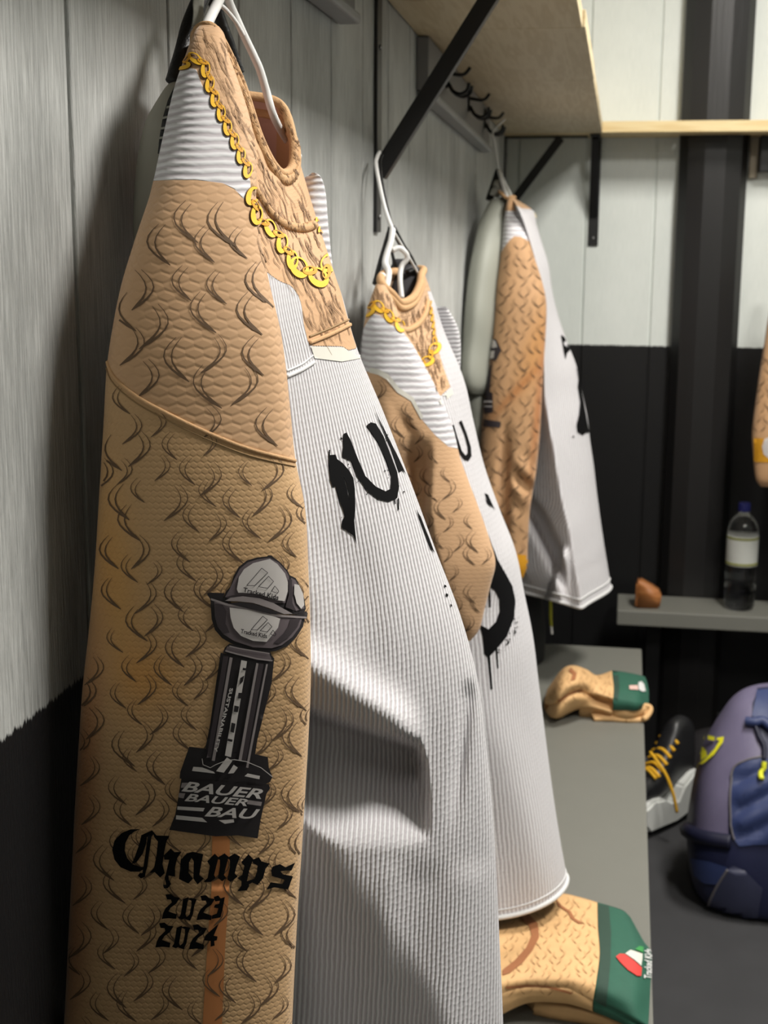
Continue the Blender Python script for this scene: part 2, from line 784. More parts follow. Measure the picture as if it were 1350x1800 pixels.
def ring_loop(ctrl, counts):
    """ctrl: (s, point) around a loop with s in 0..1; sampled like body_loops"""
    s = np.array([c[0] for c in ctrl])
    P = np.array([c[1] for c in ctrl])
    s3 = np.concatenate([s - 1, s, s + 1])
    P3 = np.concatenate([P, P, P])
    q = []
    edges = [0, .5, .65, .85, 1.0]
    for (a, b), n in zip(zip(edges[:-1], edges[1:]), counts):
        q.append(a + (b - a) * np.arange(n) / n)
    q = np.concatenate(q)
    # cubic Hermite in s
    m = np.zeros_like(P3)
    m[1:-1] = (P3[2:] - P3[:-2]) / (s3[2:] - s3[:-2])[:, None]
    i = np.clip(np.searchsorted(s3, q, side='right') - 1, 0, len(s3) - 2)
    h = (s3[i + 1] - s3[i])[:, None]
    t = ((q - s3[i])[:, None]) / h
    return ((2 * t ** 3 - 3 * t ** 2 + 1) * P3[i] + (t ** 3 - 2 * t ** 2 + t) * h * m[i]
            + (-2 * t ** 3 + 3 * t ** 2) * P3[i + 1] + (t ** 3 - t ** 2) * h * m[i + 1])


def push(G, delta):
    """move surface points along their line of sight by delta metres (a dent or a fold)"""
    D = G - CAM
    L = np.linalg.norm(D, axis=-1, keepdims=True)
    return CAM + D * (1 + delta[..., None] / L)


def wrinkle(G, amp, fr, seed):
    r = np.random.RandomState(seed)
    n = np.zeros(G.shape[:2])
    for k in range(5):
        v = r.normal(size=3) * fr
        v[2] *= .55
        n += np.sin(G @ v + r.uniform(0, 6.3)) / 5
    return push(G, n * amp)


COUNTS = (150, 40, 24, 36)

# ================================================================== the room
D = 3.90
PAINT = 1.142
M_wall = wall_mat('painted_siding_left', PAINT, hi=(214, 216, 213), lo=(150, 152, 150))
M_wallf = wall_mat('painted_siding_far', 1.146, hi=(228, 233, 228), lo=(214, 220, 215), low=(15, 15, 16), g=.6)
M_gap = plain('groove_paint', (96, 98, 96), .8, .05)
M_black = plain('black_paint', (17, 17, 18), .5, .2, 8)
M_ceil = plain('ceiling_paint', (228, 226, 220), .9, .03)


def struct(o):
    o['kind'] = 'structure'
    return o


def carpet():
    t = NT('charcoal_carpet')
    n = t.noise(900, 2)
    m = t.noise(9, 3)
    t.base(t.mix(t.fmix(.5, n, m), lin((44, 44, 46)), lin((74, 74, 76))))
    t.rough(.95)
    t.bump(n, .6, .003)
    return t.m


struct(box('floor', (-.1, -2.3, -.1), (3.0, D + .1, 0), carpet(), bev=0))
struct(box('ceiling', (-.1, -2.3, CEIL), (3.0, D + .1, CEIL + .1), M_ceil, bev=0))
wl = struct(box('wall_left', (-.1, -2.3, 0), (-.006, D + .1, CEIL), M_wall, bev=0))
wf = struct(box('wall_far', (-.006, D + .006, 0), (3.0, D + .1, CEIL), M_wallf, bev=0))
struct(box('wall_right', (2.9, -2.3, 0), (3.0, D + .006, CEIL), M_wallf, bev=0))
struct(box('wall_back', (-.006, -2.3, 0), (2.9, -2.2, CEIL), M_wallf, bev=0))
PITCH = .19
k = -17
while .822 + PITCH * k < D - .01:
    y0 = .822 + PITCH * k + .0032
    y1 = min(.822 + PITCH * (k + 1) - .0032, D)
    if y1 > -2.2:
        box('siding_board', (-.012, max(y0, -2.2), 0), (0, y1, CEIL), M_wall, wl, bev=.0012)
    k += 1
k = -2
while .219 + .187 * k < 2.9:
    x0 = max(.219 + .187 * k + .003, 0)
    x1 = min(.219 + .187 * (k + 1) - .003, 2.9)
    if x1 > 0:
        box('siding_board', (x0, D, 0), (x1, D + .012, CEIL), M_wallf, wf, bev=.0012)
    k += 1
# black pilaster on the far wall
M_post = plain('black_post_paint', (24, 23, 23), .38, .25, 14, bump=.25, stretch=(1, 1, .05), bscale=120)
bm = bmesh.new()
prof = [(.464, D), (.466, D - .035), (.487, D - .062), (.53, D - .075), (.585, D - .075), (.626, D - .062), (.644, D - .035), (.646, D)]
for z in (0, CEIL):
    for x, y in prof:
        bm.verts.new((x, y, z))
bm.verts.ensure_lookup_table()
n = len(prof)
for i in range(n):
    j = (i + 1) % n
    bm.faces.new([bm.verts[i], bm.verts[j], bm.verts[n + j], bm.verts[n + i]])
bm.faces.new([bm.verts[i] for i in range(n)])
bm.faces.new([bm.verts[n + i] for i in range(n)])
struct(from_bm('trim_1', bm, M_post))
struct(box('baseboard_left', (0, -2.2, 0), (.012, D, .09), M_black))
struct(box('baseboard_far', (.012, D - .012, 0), (2.9, D, .09), M_black))


def wood(name, a=(208, 192, 158), b=(188, 168, 128), ax=1):
    t = NT(name)
    st = [14, 14, 14]
    st[ax] = .6
    g = t.noise(3.0, 5, tuple(st))
    big = t.noise(4.0, 2)
    w = t.math('SINE', t.math('MULTIPLY', t.math('ADD', g, t.math('MULTIPLY', big, .6)), 30.0))
    c = t.mix(t.math('MULTIPLY_ADD', w, .3, .5), lin(a), lin(b))
    kn = t.smooth(t.noise(7.0, 1), .70, .76)
    t.base(t.mix(t.math('MULTIPLY', kn, .5), c, lin((140, 100, 62))))
    t.rough(.55)
    t.bump(g, .2, .001)
    return t.m


M_wood = wood('pine_board', ax=1)
M_woodx = wood('pine_board_across', (232, 212, 164), (214, 186, 132), ax=0)


def shelf_z(y):
    return 1.747 + (y - 1.97) * (1.704 - 1.747) / (3.85 - 1.97)


sh = thing('wall_shelf', 'pale pine plank shelf on the left wall above the hanging jerseys', 'shelf')
for (y0, y1, xf) in ((-.6, 1.40, .258), (1.402, 2.175, .258), (2.177, 2.735, .263), (2.737, 3.28, .262), (3.282, 3.712, .261)):
    bm = bmesh.new()
    vs = bm_box(bm, (.002, y0, 0), (xf, y1, .026), .0015)
    for v in bm.verts:
        v.co.z += shelf_z(v.co.y)
    from_bm('shelf_board', bm, M_wood, sh)
sh2 = thing('wall_shelf', 'pale pine shelf running along the far wall across the black post', 'shelf')
bm = bmesh.new()
bm_box(bm, (.002, 3.714, 1.7085), (1.10, D - .077, 1.7365), .0015)
from_bm('shelf_board', bm, M_woodx, sh2)
bm = bmesh.new()
bm_box(bm, (.002, D - .0775, 1.7085), (.463, D - .001, 1.7365), .0015)
from_bm('shelf_board', bm, M_woodx, sh2)
bm = bmesh.new()
bm_box(bm, (.647, D - .0775, 1.7085), (1.10, D - .001, 1.7365), .0015)
from_bm('shelf_board', bm, M_woodx, sh2)

M_steel = plain('black_powder_coat', (16, 16, 17), .42, .15, 40)
M_screw = plain('screw_steel', (150, 150, 150), .35, .1, 60, metal=.9)


def bracket_left(y, zt, zb, reach, brace_x, brace_z, label, w=.028):
    b = thing('shelf_bracket', label, 'bracket', 'black shelf brackets')
    box('wall_plate', (.0005, y - w / 2, zb), (.005, y + w / 2, zt - .001), M_steel, b, .001)
    box('arm', (.005, y - w / 2, zt - .006), (reach, y + w / 2, zt - .001), M_steel, b, .001)
    p0, p1 = np.array([.004, y, brace_z]), np.array([brace_x, y, zt - .006])
    L = np.linalg.norm(p1 - p0)
    a = math.atan2(p1[2] - p0[2], p1[0] - p0[0])
    c = (p0 + p1) / 2
    box('brace', c - np.array([L / 2, .011, .011]), c + np.array([L / 2, .011, .011]), M_steel, b, .001, rot=Matrix.Rotation(-a, 3, 'Y'))
    for zz in (zb + .02, zb + .07, zb + .24):
        lathe('screw', [(.0001, 0), (.004, .0003), (.0035, .002), (.0005, .003)], M_screw, (0, 0, 0), b, 12).matrix_world = \
            Matrix.Translation((.005, y, zz)) @ Matrix.Rotation(math.pi / 2, 4, 'Y')
    return b


bracket_left(1.865, shelf_z(1.865), 1.436, .185, .155, 1.512, 'black steel shelf bracket with thick diagonal brace above the second jersey', w=.034)
bracket_left(3.80, shelf_z(3.69) + .0, 1.42, .222, .150, 1.505, 'thin black shelf bracket in the far corner beside the third jersey', w=.016)
b = thing('shelf_bracket', 'black upright shelf bracket plate with screws on the white far wall', 'bracket', 'black shelf brackets')
box('wall_plate', (.229, D - .006, 1.419), (.256, D - .0005, 1.707), M_steel, b, .001)
box('arm', (.229, 3.735, 1.702), (.256, D - .006, 1.707), M_steel, b, .001)
p0, p1 = np.array([.2425, D - .008, 1.50]), np.array([.2425, 3.78, 1.70])
L = np.linalg.norm(p1 - p0)
c = (p0 + p1) / 2
box('brace', c - np.array([.008, L / 2, .006]), c + np.array([.008, L / 2, .006]), M_steel, b, .001,
    rot=Matrix.Rotation(math.atan2(p1[2] - p0[2], p1[1] - p0[1]), 3, 'X'))
for zz in (1.44, 1.555):
    lathe('screw', [(.0001, 0), (.004, .0003), (.0035, .002), (.0005, .003)], M_screw, (0, 0, 0), b, 12).matrix_world = \
        Matrix.Translation((.2425, D - .006, zz)) @ Matrix.Rotation(math.pi / 2, 4, 'X')
b = thing('shelf_support_block', 'short black support block under the far shelf right of the post', 'block')
box('block', (.673, D - .06, 1.615), (.78, D - .001, 1.7075), M_steel, b, .003)
box('ledger_strip', (.650, D - .02, 1.60), (.672, D - .001, 1.7075), plain('beige_strip', (150, 140, 122), .7), b, .002)

# hook rails
M_rail = plain('rail_grey_paint', (118, 117, 116), .5, .12, 20, bump=.15, stretch=(1, .1, 1))
M_rail2 = plain('rail_moulding_paint', (150, 151, 152), .45, .08, 20)
M_hook = plain('black_hook_iron', (14, 13, 13), .4, .2, 40, metal=.3)


def hook_rail(y0, y1, z0, z1, hooks, label, slope=0.0):
    r = thing('hook_rail', label, 'hook rail', 'hook rails under the shelf')
    box('board', (.0005, y0, z0 + .012), (.02, y1, z1), M_rail, r, .002)
    bm = bmesh.new()
    bm_box(bm, (.0005, y0 + .01, z0), (.027, y1, z0 + .0118), .003)
    from_bm('moulding', bm, M_rail2, r)
    for y in hooks:
        h = box('hook', (.0205, y - .008, z0 + .04), (.024, y + .008, z0 + .082), M_hook, r, .001)
        for s in (-1, 1):
            pp = cr([(.024, y, z0 + .050), (.034, y + s * .010, z0 + .034), (.048, y + s * .017, z0 + .028),
                     (.060, y + s * .020, z0 + .034), (.063, y + s * .021, z0 + .046)], 5)
            g = tube('prong', pp, .0032, M_hook, h, 8)
            g.location = (0, 0, 0)
        pp = cr([(.024, y, z0 + .065), (.05, y, z0 + .062), (.062, y, z0 + .074)], 5)
        g = tube('prong', pp, .0032, M_hook, h, 8)
        g.location = (0, 0, 0)
    for o in r.children_recursive:
        for v in o.data.vertices:
            v.co.z += slope * (v.co.y - y0)
    return r


hook_rail(.25, 1.62, 1.668, 1.745, (.45, .96, 1.40), 'grey wooden hook rail end above the nearest jersey')
hook_rail(2.215, 3.19, 1.648, shelf_z(2.215) - .002, (2.42, 2.76, 3.07), 'grey hook rail with three black coat hooks above the third jersey', -.023)

# benches
M_bench = plain('bench_grey_laminate', (112, 112, 105), .55, .05, 12, bump=.1, bscale=300)
M_bench2 = plain('bench_edge_grey', (120, 120, 116), .5, .05, 12)
bn = thing('bench', 'long grey wall bench below the hanging jerseys', 'bench')
box('seat', (.014, .2, .412), (.41, 3.285, .45), M_bench, bn, .003)
for y in (.5, 1.5, 2.5, 3.1):
    box('leg', (.10, y - .02, 0), (.14, y + .02, .412), M_steel, bn, .002)
    box('leg', (.30, y - .02, 0), (.34, y + .02, .412), M_steel, bn, .002)
b2 = thing('bench', 'narrow grey bench ledge along the black far wall holding a bottle', 'bench')
box('seat', (.348, 3.64, .408), (1.7, D - .078, .45), M_bench, b2, .003)
for x in (.45, 1.0, 1.6):
    box('leg', (x - .02, 3.74, 0), (x + .02, 3.78, .408), M_steel, b2, .002)

# ================================================================== jerseys
M_fur = plain('fur_stroke_ink', (98, 76, 54), .8, .1, 50)
M_hair = plain('hair_stroke_ink', (122, 92, 62), .8, .1, 50)
M_ink = plain('black_print_ink', (14, 14, 15), .85, .1, 50)
M_ink.node_tree.nodes['Principled BSDF'].inputs['Specular IOR Level'].default_value = .08
M_gold = plain('gold_print', (238, 186, 44), .7, .15, 120)
M_gold2 = plain('dark_gold_print', (206, 146, 24), .7, .12, 120)
M_goldline = plain('chain_outline_ink', (104, 66, 16), .7, .1, 50)
M_pale = plain('pale_grey_print', (206, 204, 194), .8, .04, 80)
M_tancol = plain('tan_rib_knit', (196, 156, 112), .8, .12, 160, bump=.3, bscale=700)
M_thread = plain('seam_thread', (150, 122, 84), .8, .15, 300)
M_whthread = plain('white_seam_thread', (206, 206, 206), .8, .1, 300)

M_body = fabric('jersey_body_knit', 'u', .0039, hex_h=.06, rib_h=.75, dist=.0018)
M_sleeve = fabric('jersey_sleeve_knit', 'v', .0060, hexs=(.0106, .0112), hex_h=.24, rib_h=.8, dist=.0013, fine=(.0040, .0070))

# ---------------------------------------------------------------- nearest jersey
J1 = thing('jersey', 'nearest hockey jersey, fur-print sleeve with trophy and black Champs lettering', 'jersey', 'printed hockey jerseys on hangers')
rows = [  # py, left, right, depth left, depth right, half thickness
    (46, 352, 384, .905, .905, .006), (62, 341, 394, .898, .900, .012), (100, 325, 402, .885, .895, .020), (150, 310, 416, .868, .888, .024),
    (210, 298, 432, .85, .878, .028), (270, 284, 444, .835, .866, .031), (320, 270, 448, .825, .852, .032), (360, 258, 450, .82, .842, .034),
    (420, 238, 458, .81, .832, .036), (500, 214, 474, .80, .825, .037), (580, 198, 493, .793, .82, .038), (650, 189, 503, .79, .815, .038),
    (730, 185, 511, .787, .81, .037), (810, 181, 519, .785, .805, .037), (900, 176, 536, .782, .80, .036), (1000, 170, 541, .78, .795, .035),
    (1100, 161, 544, .778, .79, .034), (1200, 150, 545, .775, .787, .034), (1300, 143, 541, .772, .784, .034), (1400, 137, 535, .77, .78, .033),
    (1500, 132, 529, .767, .777, .033), (1620, 126, 521, .764, .773, .033), (1740, 120, 515, .76, .77, .033), (1860, 114, 509, .757, .766, .032),
    (2000, 116, 498, .755, .763, .03), (2100, 130, 470, .755, .763, .026), (2150, 140, 455, .755, .763, .02)]
G = sleeve_rows(rows, 12, 110, 2.5)
G = wrinkle(G, .0028, 42, 3)
pp = proj(G)
# tan below the chain over the shoulder, white shoulder panel, tan fur sleeve
white_panel = [(262, 318), (300, 316), (345, 316), (392, 322), (412, 332), (424, 345), (431, 352), (441, 330), (440, 318), (428, 290), (412, 255), (392, 215),
               (375, 178), (355, 150), (345, 122), (330, 118), (300, 118), (250, 200)]
tan = -sdf_poly(pp, white_panel)
tint = np.ones(G.shape[:2] + (3,))


def blot(tint, pp, c, rx, ry, col, ang=0.0):
    dx, dy = pp[..., 0] - c[0], pp[..., 1] - c[1]
    ca, sa = math.cos(ang), math.sin(ang)
    w = np.exp(-(((dx * ca + dy * sa) / rx) ** 2 + ((-dx * sa + dy * ca) / ry) ** 2))[..., None]
    return tint * (1 - w) + tint * np.array(col) * w


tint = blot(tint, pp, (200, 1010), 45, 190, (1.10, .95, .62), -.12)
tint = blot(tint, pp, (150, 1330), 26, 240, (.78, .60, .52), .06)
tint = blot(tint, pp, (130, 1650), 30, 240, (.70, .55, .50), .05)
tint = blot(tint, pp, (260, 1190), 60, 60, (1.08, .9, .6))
seam_y = np.interp(pp[..., 0], [150, 187, 200, 240, 300, 370, 440, 518, 560], [560, 630, 662, 697, 730, 763, 790, 810, 815])
below = pp[..., 1] - seam_y
tint = tint * np.where(below[..., None] > 0, np.array([.93, .95, .86]), 1.0)
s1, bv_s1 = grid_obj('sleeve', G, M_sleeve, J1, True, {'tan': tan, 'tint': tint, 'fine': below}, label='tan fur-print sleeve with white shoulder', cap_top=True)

tabN = [(300, 425), (360, 438), (420, 450), (500, 464), (600, 484), (700, 496), (800, 506), (900, 520), (1000, 528), (1200, 530), (1400, 520), (1600, 508), (1800, 500), (2100, 480), (2400, 470)]
tabK = [(300, 470), (360, 490), (420, 510), (500, 530), (600, 560), (700, 585), (800, 612), (900, 640), (1000, 664), (1100, 690), (1200, 700), (1400, 712), (1600, 715), (1800, 718), (2100, 705), (2400, 700)]
tabS = [(300, 536), (340, 547), (390, 560), (430, 574), (520, 600), (580, 620), (640, 634), (700, 664), (760, 688), (880, 734), (980, 770), (1060, 800),
        (1110, 820), (1180, 838), (1250, 848), (1330, 857), (1420, 866), (1520, 872), (1650, 878), (1800, 885), (2100, 890), (2400, 890)]
w = lambda *a: np.array(a, float)
ringA = [(0, at(374, 50, .90)), (.12, at(420, 138, .915)), (.25, at(458, 248, .935)), (.38, at(492, 303, .965)), (.45, at(514, 292, .99)),
         (.5, at(514, 240, 1.005)), (.57, at(490, 182, 1.02)), (.68, w(.048, 1.0, 1.530)), (.80, w(.043, .94, 1.553))]
ringB = [(0, at(425, 275, .868)), (.12, at(447, 335, .872)), (.25, at(480, 383, .905)), (.38, at(520, 402, .95)), (.5, at(556, 385, 1.02)),
         (.57, w(.06, 1.09, 1.45)), (.68, w(.02, 1.10, 1.46)), (.80, w(.05, .93, 1.47)), (.92, w(.07, .885, 1.46))]
A = ring_loop(ringA, COUNTS)
B = ring_loop(ringB, COUNTS)
zs = np.concatenate([[1.39, 1.345], np.arange(1.30, .60, -.05)])
C = body_loops(zs, tabN, tabK, tabS, .832, .895, .967, .04, 1.18, k2=.3)
AB = A * .5 + B * .5
G = cr(np.concatenate([A[None], AB[None], B[None], C]), 14)
G1raw = G
pp = proj(G)
K0 = COUNTS[0]
front = np.zeros(G.shape[:2], bool)
front[:, :K0 + 6] = True
# the pad underneath ends here: below it the cloth falls back in and folds
dent_poly = [(400, 1200), (540, 1238), (600, 1260), (690, 1289), (738, 1306), (750, 1345), (756, 1420), (758, 1475), (725, 1492), (690, 1500), (640, 1500), (590, 1500), (540, 1500), (400, 1520)]
sd = sdf_poly(pp, dent_poly)
X, Yp = pp[..., 0], pp[..., 1]
dent = .085 * sstep(sd, -4, 22) * (1 - sstep(Yp, 1300, 1500))
# a long slanting fold: the cloth left of it turns away into shade
fold_x = np.interp(Yp, [1240, 1300, 1400, 1450, 1560, 1700, 1800, 2000], [640, 625, 600, 610, 672, 752, 800, 860])
K_ = COUNTS[0]
yfold = np.array([np.interp(fold_x[i, :K_].mean(), X[i, :K_], G[i, :K_, 1]) for i in range(G.shape[0])])
lag = np.clip(yfold[:, None] - G[..., 1], 0, .2)
lag = np.sqrt(lag ** 2 + .02 ** 2) - .02
dent = np.maximum(dent, 1.7 * lag * sstep(Yp, 1236 + (X - 540) * .33, 1252 + (X - 540) * .33))
# the light diagonal roll above the dent
ridge = np.exp(-((Yp - (1172 + .60 * (X - 540))) / 40) ** 2) * (1 - sstep(X, 690, 760))
dent = dent - .022 * ridge
# soft folds beside the silhouette
dent = dent + .010 * np.exp(-((X - 822 - (Yp - 1230) * -.12) / 12) ** 2) * sstep(Yp, 1190, 1230) * (1 - sstep(Yp, 1330, 1480))
dent = dent + .006 * np.sin((X * .8 - Yp * .25) / 34.0) * sstep(Yp, 880, 1050) * (1 - sstep(Yp, 1150, 1230)) * (1 - sstep(X, 600, 700))
dent = dent + .004 * np.sin((X + Yp * .18) / 26.0) * sstep(Yp, 1500, 1560) * sstep(X, 640, 700)
fm = np.zeros(G.shape[:2])
fm[:, :K0 + 6] = 1.0
fm[:, :4] = np.linspace(0, 1, 4)[None]
G = push(G, dent * fm)
# crumpled yoke
yk = np.exp(-((pp[..., 1] - 330) / 80) ** 2)
G = push(G, fm * yk * .0035 * np.sin(X / 9.0 + Yp / 16.0) * (1 - sstep(X, 480, 530)) * sstep(X, 436, 456))
tan_poly = [(300, 0), (600, 0), (640, 300), (594, 492), (606, 540), (622, 596), (628, 612), (612, 616), (603, 609), (548, 608), (541, 600), (534, 570), (530, 535),
            (524, 518), (512, 502), (490, 494), (466, 476), (430, 440)]
tan = sdf_poly(pp, tan_poly)
zz_ = G[..., 2]
tan = np.where(front, tan, np.where(zz_ > 1.40, 3.0, -3.0))
tint = np.ones(G.shape[:2] + (3,)) * np.array([1.03, 1.0, .96])
tint[:, K0 + 20:K0 + 100] = (1.1, 1.15, 1.75)
b1, bv_b1 = grid_obj('torso', G, M_body, J1, True, {'tan': tan, 'tint': tint}, label='white ribbed body with tan fur-print yoke', flat=G1raw)

G = sleeve_rows([(304, 548, 556, 1.10, 1.10, .004), (314, 540, 560, 1.10, 1.11, .007), (340, 535, 564, 1.10, 1.12, .009), (380, 535, 567, 1.10, 1.12, .010), (420, 538, 571, 1.10, 1.12, .010), (480, 545, 578, 1.10, 1.12, .010), (560, 555, 592, 1.1, 1.12, .010),
                 (700, 575, 630, 1.1, 1.12, .012), (1000, 600, 690, 1.1, 1.12, .014), (1400, 620, 710, 1.1, 1.12, .014)], 8, 60)
grid_obj('sleeve', G, M_sleeve, J1, True, {'tan': np.where(proj(G)[..., 1] < 480, -3.0, 3.0), 'tint': np.ones(G.shape[:2] + (3,))}, cap_top=True)

# rolled neckband and the two yoke seams
def bvh_of(o):
    return BVHTree.FromPolygons([tuple(v.co) for v in o.data.vertices], [tuple(p.vertices) for p in o.data.polygons])


nb1 = bvh_of(tube('neckband', A, .0034, M_tancol, J1, 14, True))
nb2 = bvh_of(tube('neckband', (A * .87 + B * .13)[:COUNTS[0] + 40], .0030, M_tancol, J1, 12, flat=1.3))
iB = slice(18, COUNTS[0] - 6)
ppB = cr([(438, 322), (452, 345), (474, 377), (500, 396), (530, 402), (550, 396)], 10)
path = [cast(bv_b1, x, y, .0005) for x, y in ppB]
nb3 = bvh_of(tube('yoke_seam', [p for p in path if p is not None], .0034, M_tancol, J1, 12))


def seam(name, pts, bvhs, r, mat, parent, off=.0004, n=12):
    out = []
    for x, y in cr(pts, n):
        best = None
        for b_ in bvhs:
            q = cast(b_, x, y, off)
            if q is not None and (best is None or (q - Vector(CAM)).length < (best - Vector(CAM)).length):
                best = q
        if best is not None:
            out.append(best)
    return tube(name, out, r, mat, parent, 6)


seam('sleeve_seam', [(187, 630), (200, 662), (240, 697), (300, 730), (370, 763), (440, 790), (518, 810)], [bv_s1], .0014, M_tancol, J1, off=0.0, n=20)
seam('sleeve_seam', [(186, 642), (199, 673), (239, 708), (299, 741), (369, 774), (439, 801), (518, 820)], [bv_s1], .0004, M_thread, J1, n=20)
seam('chest_seam', [(543, 603), (580, 588), (616, 570)], [bv_b1], .0016, M_tancol, J1)
seam('chest_seam', [(543, 592), (580, 577), (614, 561)], [bv_b1], .0007, M_thread, J1)
seam('chest_seam', [(503, 662), (530, 650), (551, 637)], [bv_b1], .0014, M_whthread, J1)
seam('chest_seam', [(503, 652), (530, 640), (549, 625)], [bv_b1], .0007, M_whthread, J1)

# fur print
fur_poly_up = [(268, 322), (345, 320), (392, 328), (428, 360), (445, 400), (470, 480), (498, 610), (512, 720), (516, 800), (440, 782), (370, 755), (300, 720), (240, 688), (196, 645), (212, 520), (240, 420)]
fur('fur_print', fur_poly_up, bv_s1, 76, 60, 72, M_fur, J1, 11)
fur_poly_lo = [(193, 660), (240, 708), (300, 742), (370, 776), (440, 802), (518, 820), (538, 900), (544, 1100), (544, 1250), (530, 1500), (512, 1800), (490, 2080), (125, 2080), (120, 1800), (135, 1500), (150, 1220), (174, 950), (183, 780)]
fur('fur_print', fur_poly_lo, bv_s1, 53, 43, 56, M_fur, J1, 12)
hair_poly = [(352, 60), (388, 60), (405, 110), (430, 190), (455, 268), (480, 308), (505, 328), (530, 320), (545, 350), (565, 430), (590, 500), (616, 590), (600, 606), (550, 604), (534, 560), (525, 520), (508, 500),
             (478, 486), (462, 460), (448, 390), (440, 330), (425, 280), (400, 215), (372, 165), (350, 105), (330, 95)]
hairs('fur_print', hair_poly, [bv_s1, bv_b1], 210, 46, M_hair, J1, 5, direction=(.42, 1.0), width=1.35)
band_poly = [(372, 44), (392, 46), (432, 140), (462, 236), (484, 288), (506, 304), (516, 290), (514, 240), (488, 186), (490, 172), (502, 180), (530, 260), (534, 310), (520, 330), (496, 326), (470, 308), (440, 250), (410, 150), (380, 70)]
hairs('fur_print', band_poly, [nb1, nb2], 150, 11, M_hair, J1, 15, direction=(.55, 1.0), width=1.3)
hairs('fur_print', [(430, 312), (446, 318), (480, 370), (530, 390), (556, 386), (556, 402), (528, 412), (490, 402), (460, 372), (440, 340)], [nb3], 60, 9, M_hair, J1, 16, direction=(.35, 1.0), width=1.3)

# printed gold chain


def chain_print(path, size, bvhs, parent, off=.0008, sq=.75):
    P = cr(path, 12)
    seg = np.linalg.norm(np.diff(P, axis=0), axis=1)
    s = np.concatenate([[0], np.cumsum(seg)])
    n = max(3, int(s[-1] / (size * .62)))
    dark, gold, gold2 = [], [], []
    q = random.Random(int(path[0][0]))
    th = np.linspace(0, 2 * math.pi, 23)
    for i in range(n + 1):
        c = np.array([np.interp(s[-1] * i / n, s, P[:, k]) for k in (0, 1)])
        j = np.clip(np.searchsorted(s, s[-1] * i / n), 1, len(P) - 1)
        d = P[j] - P[j - 1]
        d /= np.linalg.norm(d) + 1e-9
        nn = np.array([-d[1], d[0]])
        big = i % 2 == 0
        tilt = (.50 if big else -.35) + q.uniform(-.12, .12)
        dd = d * math.cos(tilt) + nn * math.sin(tilt)
        n2 = np.array([-dd[1], dd[0]])
        ro = size * (.70 if big else .46)
        fl = sq * (.80 if big else .62)
        sh2 = nn * size * (.05 if big else -.10) * sq

        def ring(a, wd):
            # heavier on one side, like a drawn curb link
            o = [c + sh2 + dd * a * math.cos(t) + n2 * a * fl * math.sin(t) for t in th]
            w_ = [wd * (.62 + .38 * math.cos(t - 1.0)) for t in th]
            q_ = [c + sh2 + dd * max(a - k, .05) * math.cos(t) + n2 * max(a * fl - k * (.55 + .45 * fl), .05) * math.sin(t) for t, k in zip(th, w_)]
            return (np.array(o + q_), [(k, k + 1, 23 + k + 1, 23 + k) for k in range(22)])
        dark.append(ring(ro + 1.1, ro * .62 + 2.0))
        (gold if big else gold2).append(ring(ro, ro * .60))
    decal('chain_print', [], bvhs, off, M_goldline, parent, step=None, tris=dark)
    decal('chain_print', [], bvhs, off + .0005, M_gold, parent, step=None, tris=gold)
    decal('chain_print', [], bvhs, off + .0008, M_gold2, parent, step=None, tris=gold2)


chain_print([(322, 116), (338, 104), (354, 110), (364, 130), (372, 160), (384, 190), (398, 222), (412, 250), (424, 278), (434, 300)], 21, [bv_s1, bv_b1], J1, sq=.66)
chain_print([(442, 345), (446, 370), (458, 392), (474, 402), (488, 418), (500, 440), (512, 458)], 25, [bv_s1, bv_b1], J1)
chain_print([(524, 470), (545, 482), (562, 488), (574, 480), (577, 462)], 29, [bv_b1], J1, sq=.95)
chain_print([(551, 325), (553, 350), (557, 385), (564, 410)], 14, [bv_b1], J1, sq=.4)
decal('sponsor_band', [[(545, 609), (603, 611), (612, 618), (629, 614), (634, 630), (600, 636), (552, 630)]], [bv_b1], .0006, M_pale, J1)

# brush lettering on the chest
Z4 = lambda L: [(500 + x / 2.698, 600 + y / 2.698) for x, y in L]
letters = [
    [(205, 540), (238, 538), (256, 585), (275, 640), (292, 700), (304, 760), (306, 800), (316, 840), (332, 905), (338, 962), (324, 922), (290, 897), (266, 882), (274, 845), (284, 825), (262, 770), (240, 690), (224, 690), (212, 660)],
    [(236, 552), (272, 578), (304, 615), (322, 648), (330, 700), (332, 800), (327, 850), (332, 905), (312, 890), (296, 840), (304, 790), (303, 720), (288, 665), (258, 610)],
    [(275, 440), (290, 433), (310, 470), (345, 560), (380, 640), (430, 690), (475, 712), (500, 700), (503, 640), (480, 570), (440, 480), (385, 400), (405, 385), (430, 392), (465, 450), (500, 540),
     (530, 620), (540, 690), (530, 745), (490, 762), (440, 750), (390, 712), (340, 640), (315, 570), (270, 548), (275, 500)],
    [(415, 290), (425, 330), (500, 480), (540, 560), (572, 632), (555, 612), (540, 622), (500, 505), (430, 345)],
    [(515, 750), (520, 750), (524, 772), (519, 772)], [(532, 745), (538, 745), (540, 800), (534, 800)], [(206, 515), (212, 515), (212, 545), (206, 545)],
    [(620, 795), (640, 830), (680, 930), (708, 1004), (690, 985), (650, 880)],
    [(752, 1155), (762, 1158), (764, 1168), (755, 1166)], [(760, 1195), (772, 1200), (772, 1212), (762, 1208)], [(782, 1245), (790, 1250), (790, 1260), (784, 1258)]]
rr = random.Random(4)
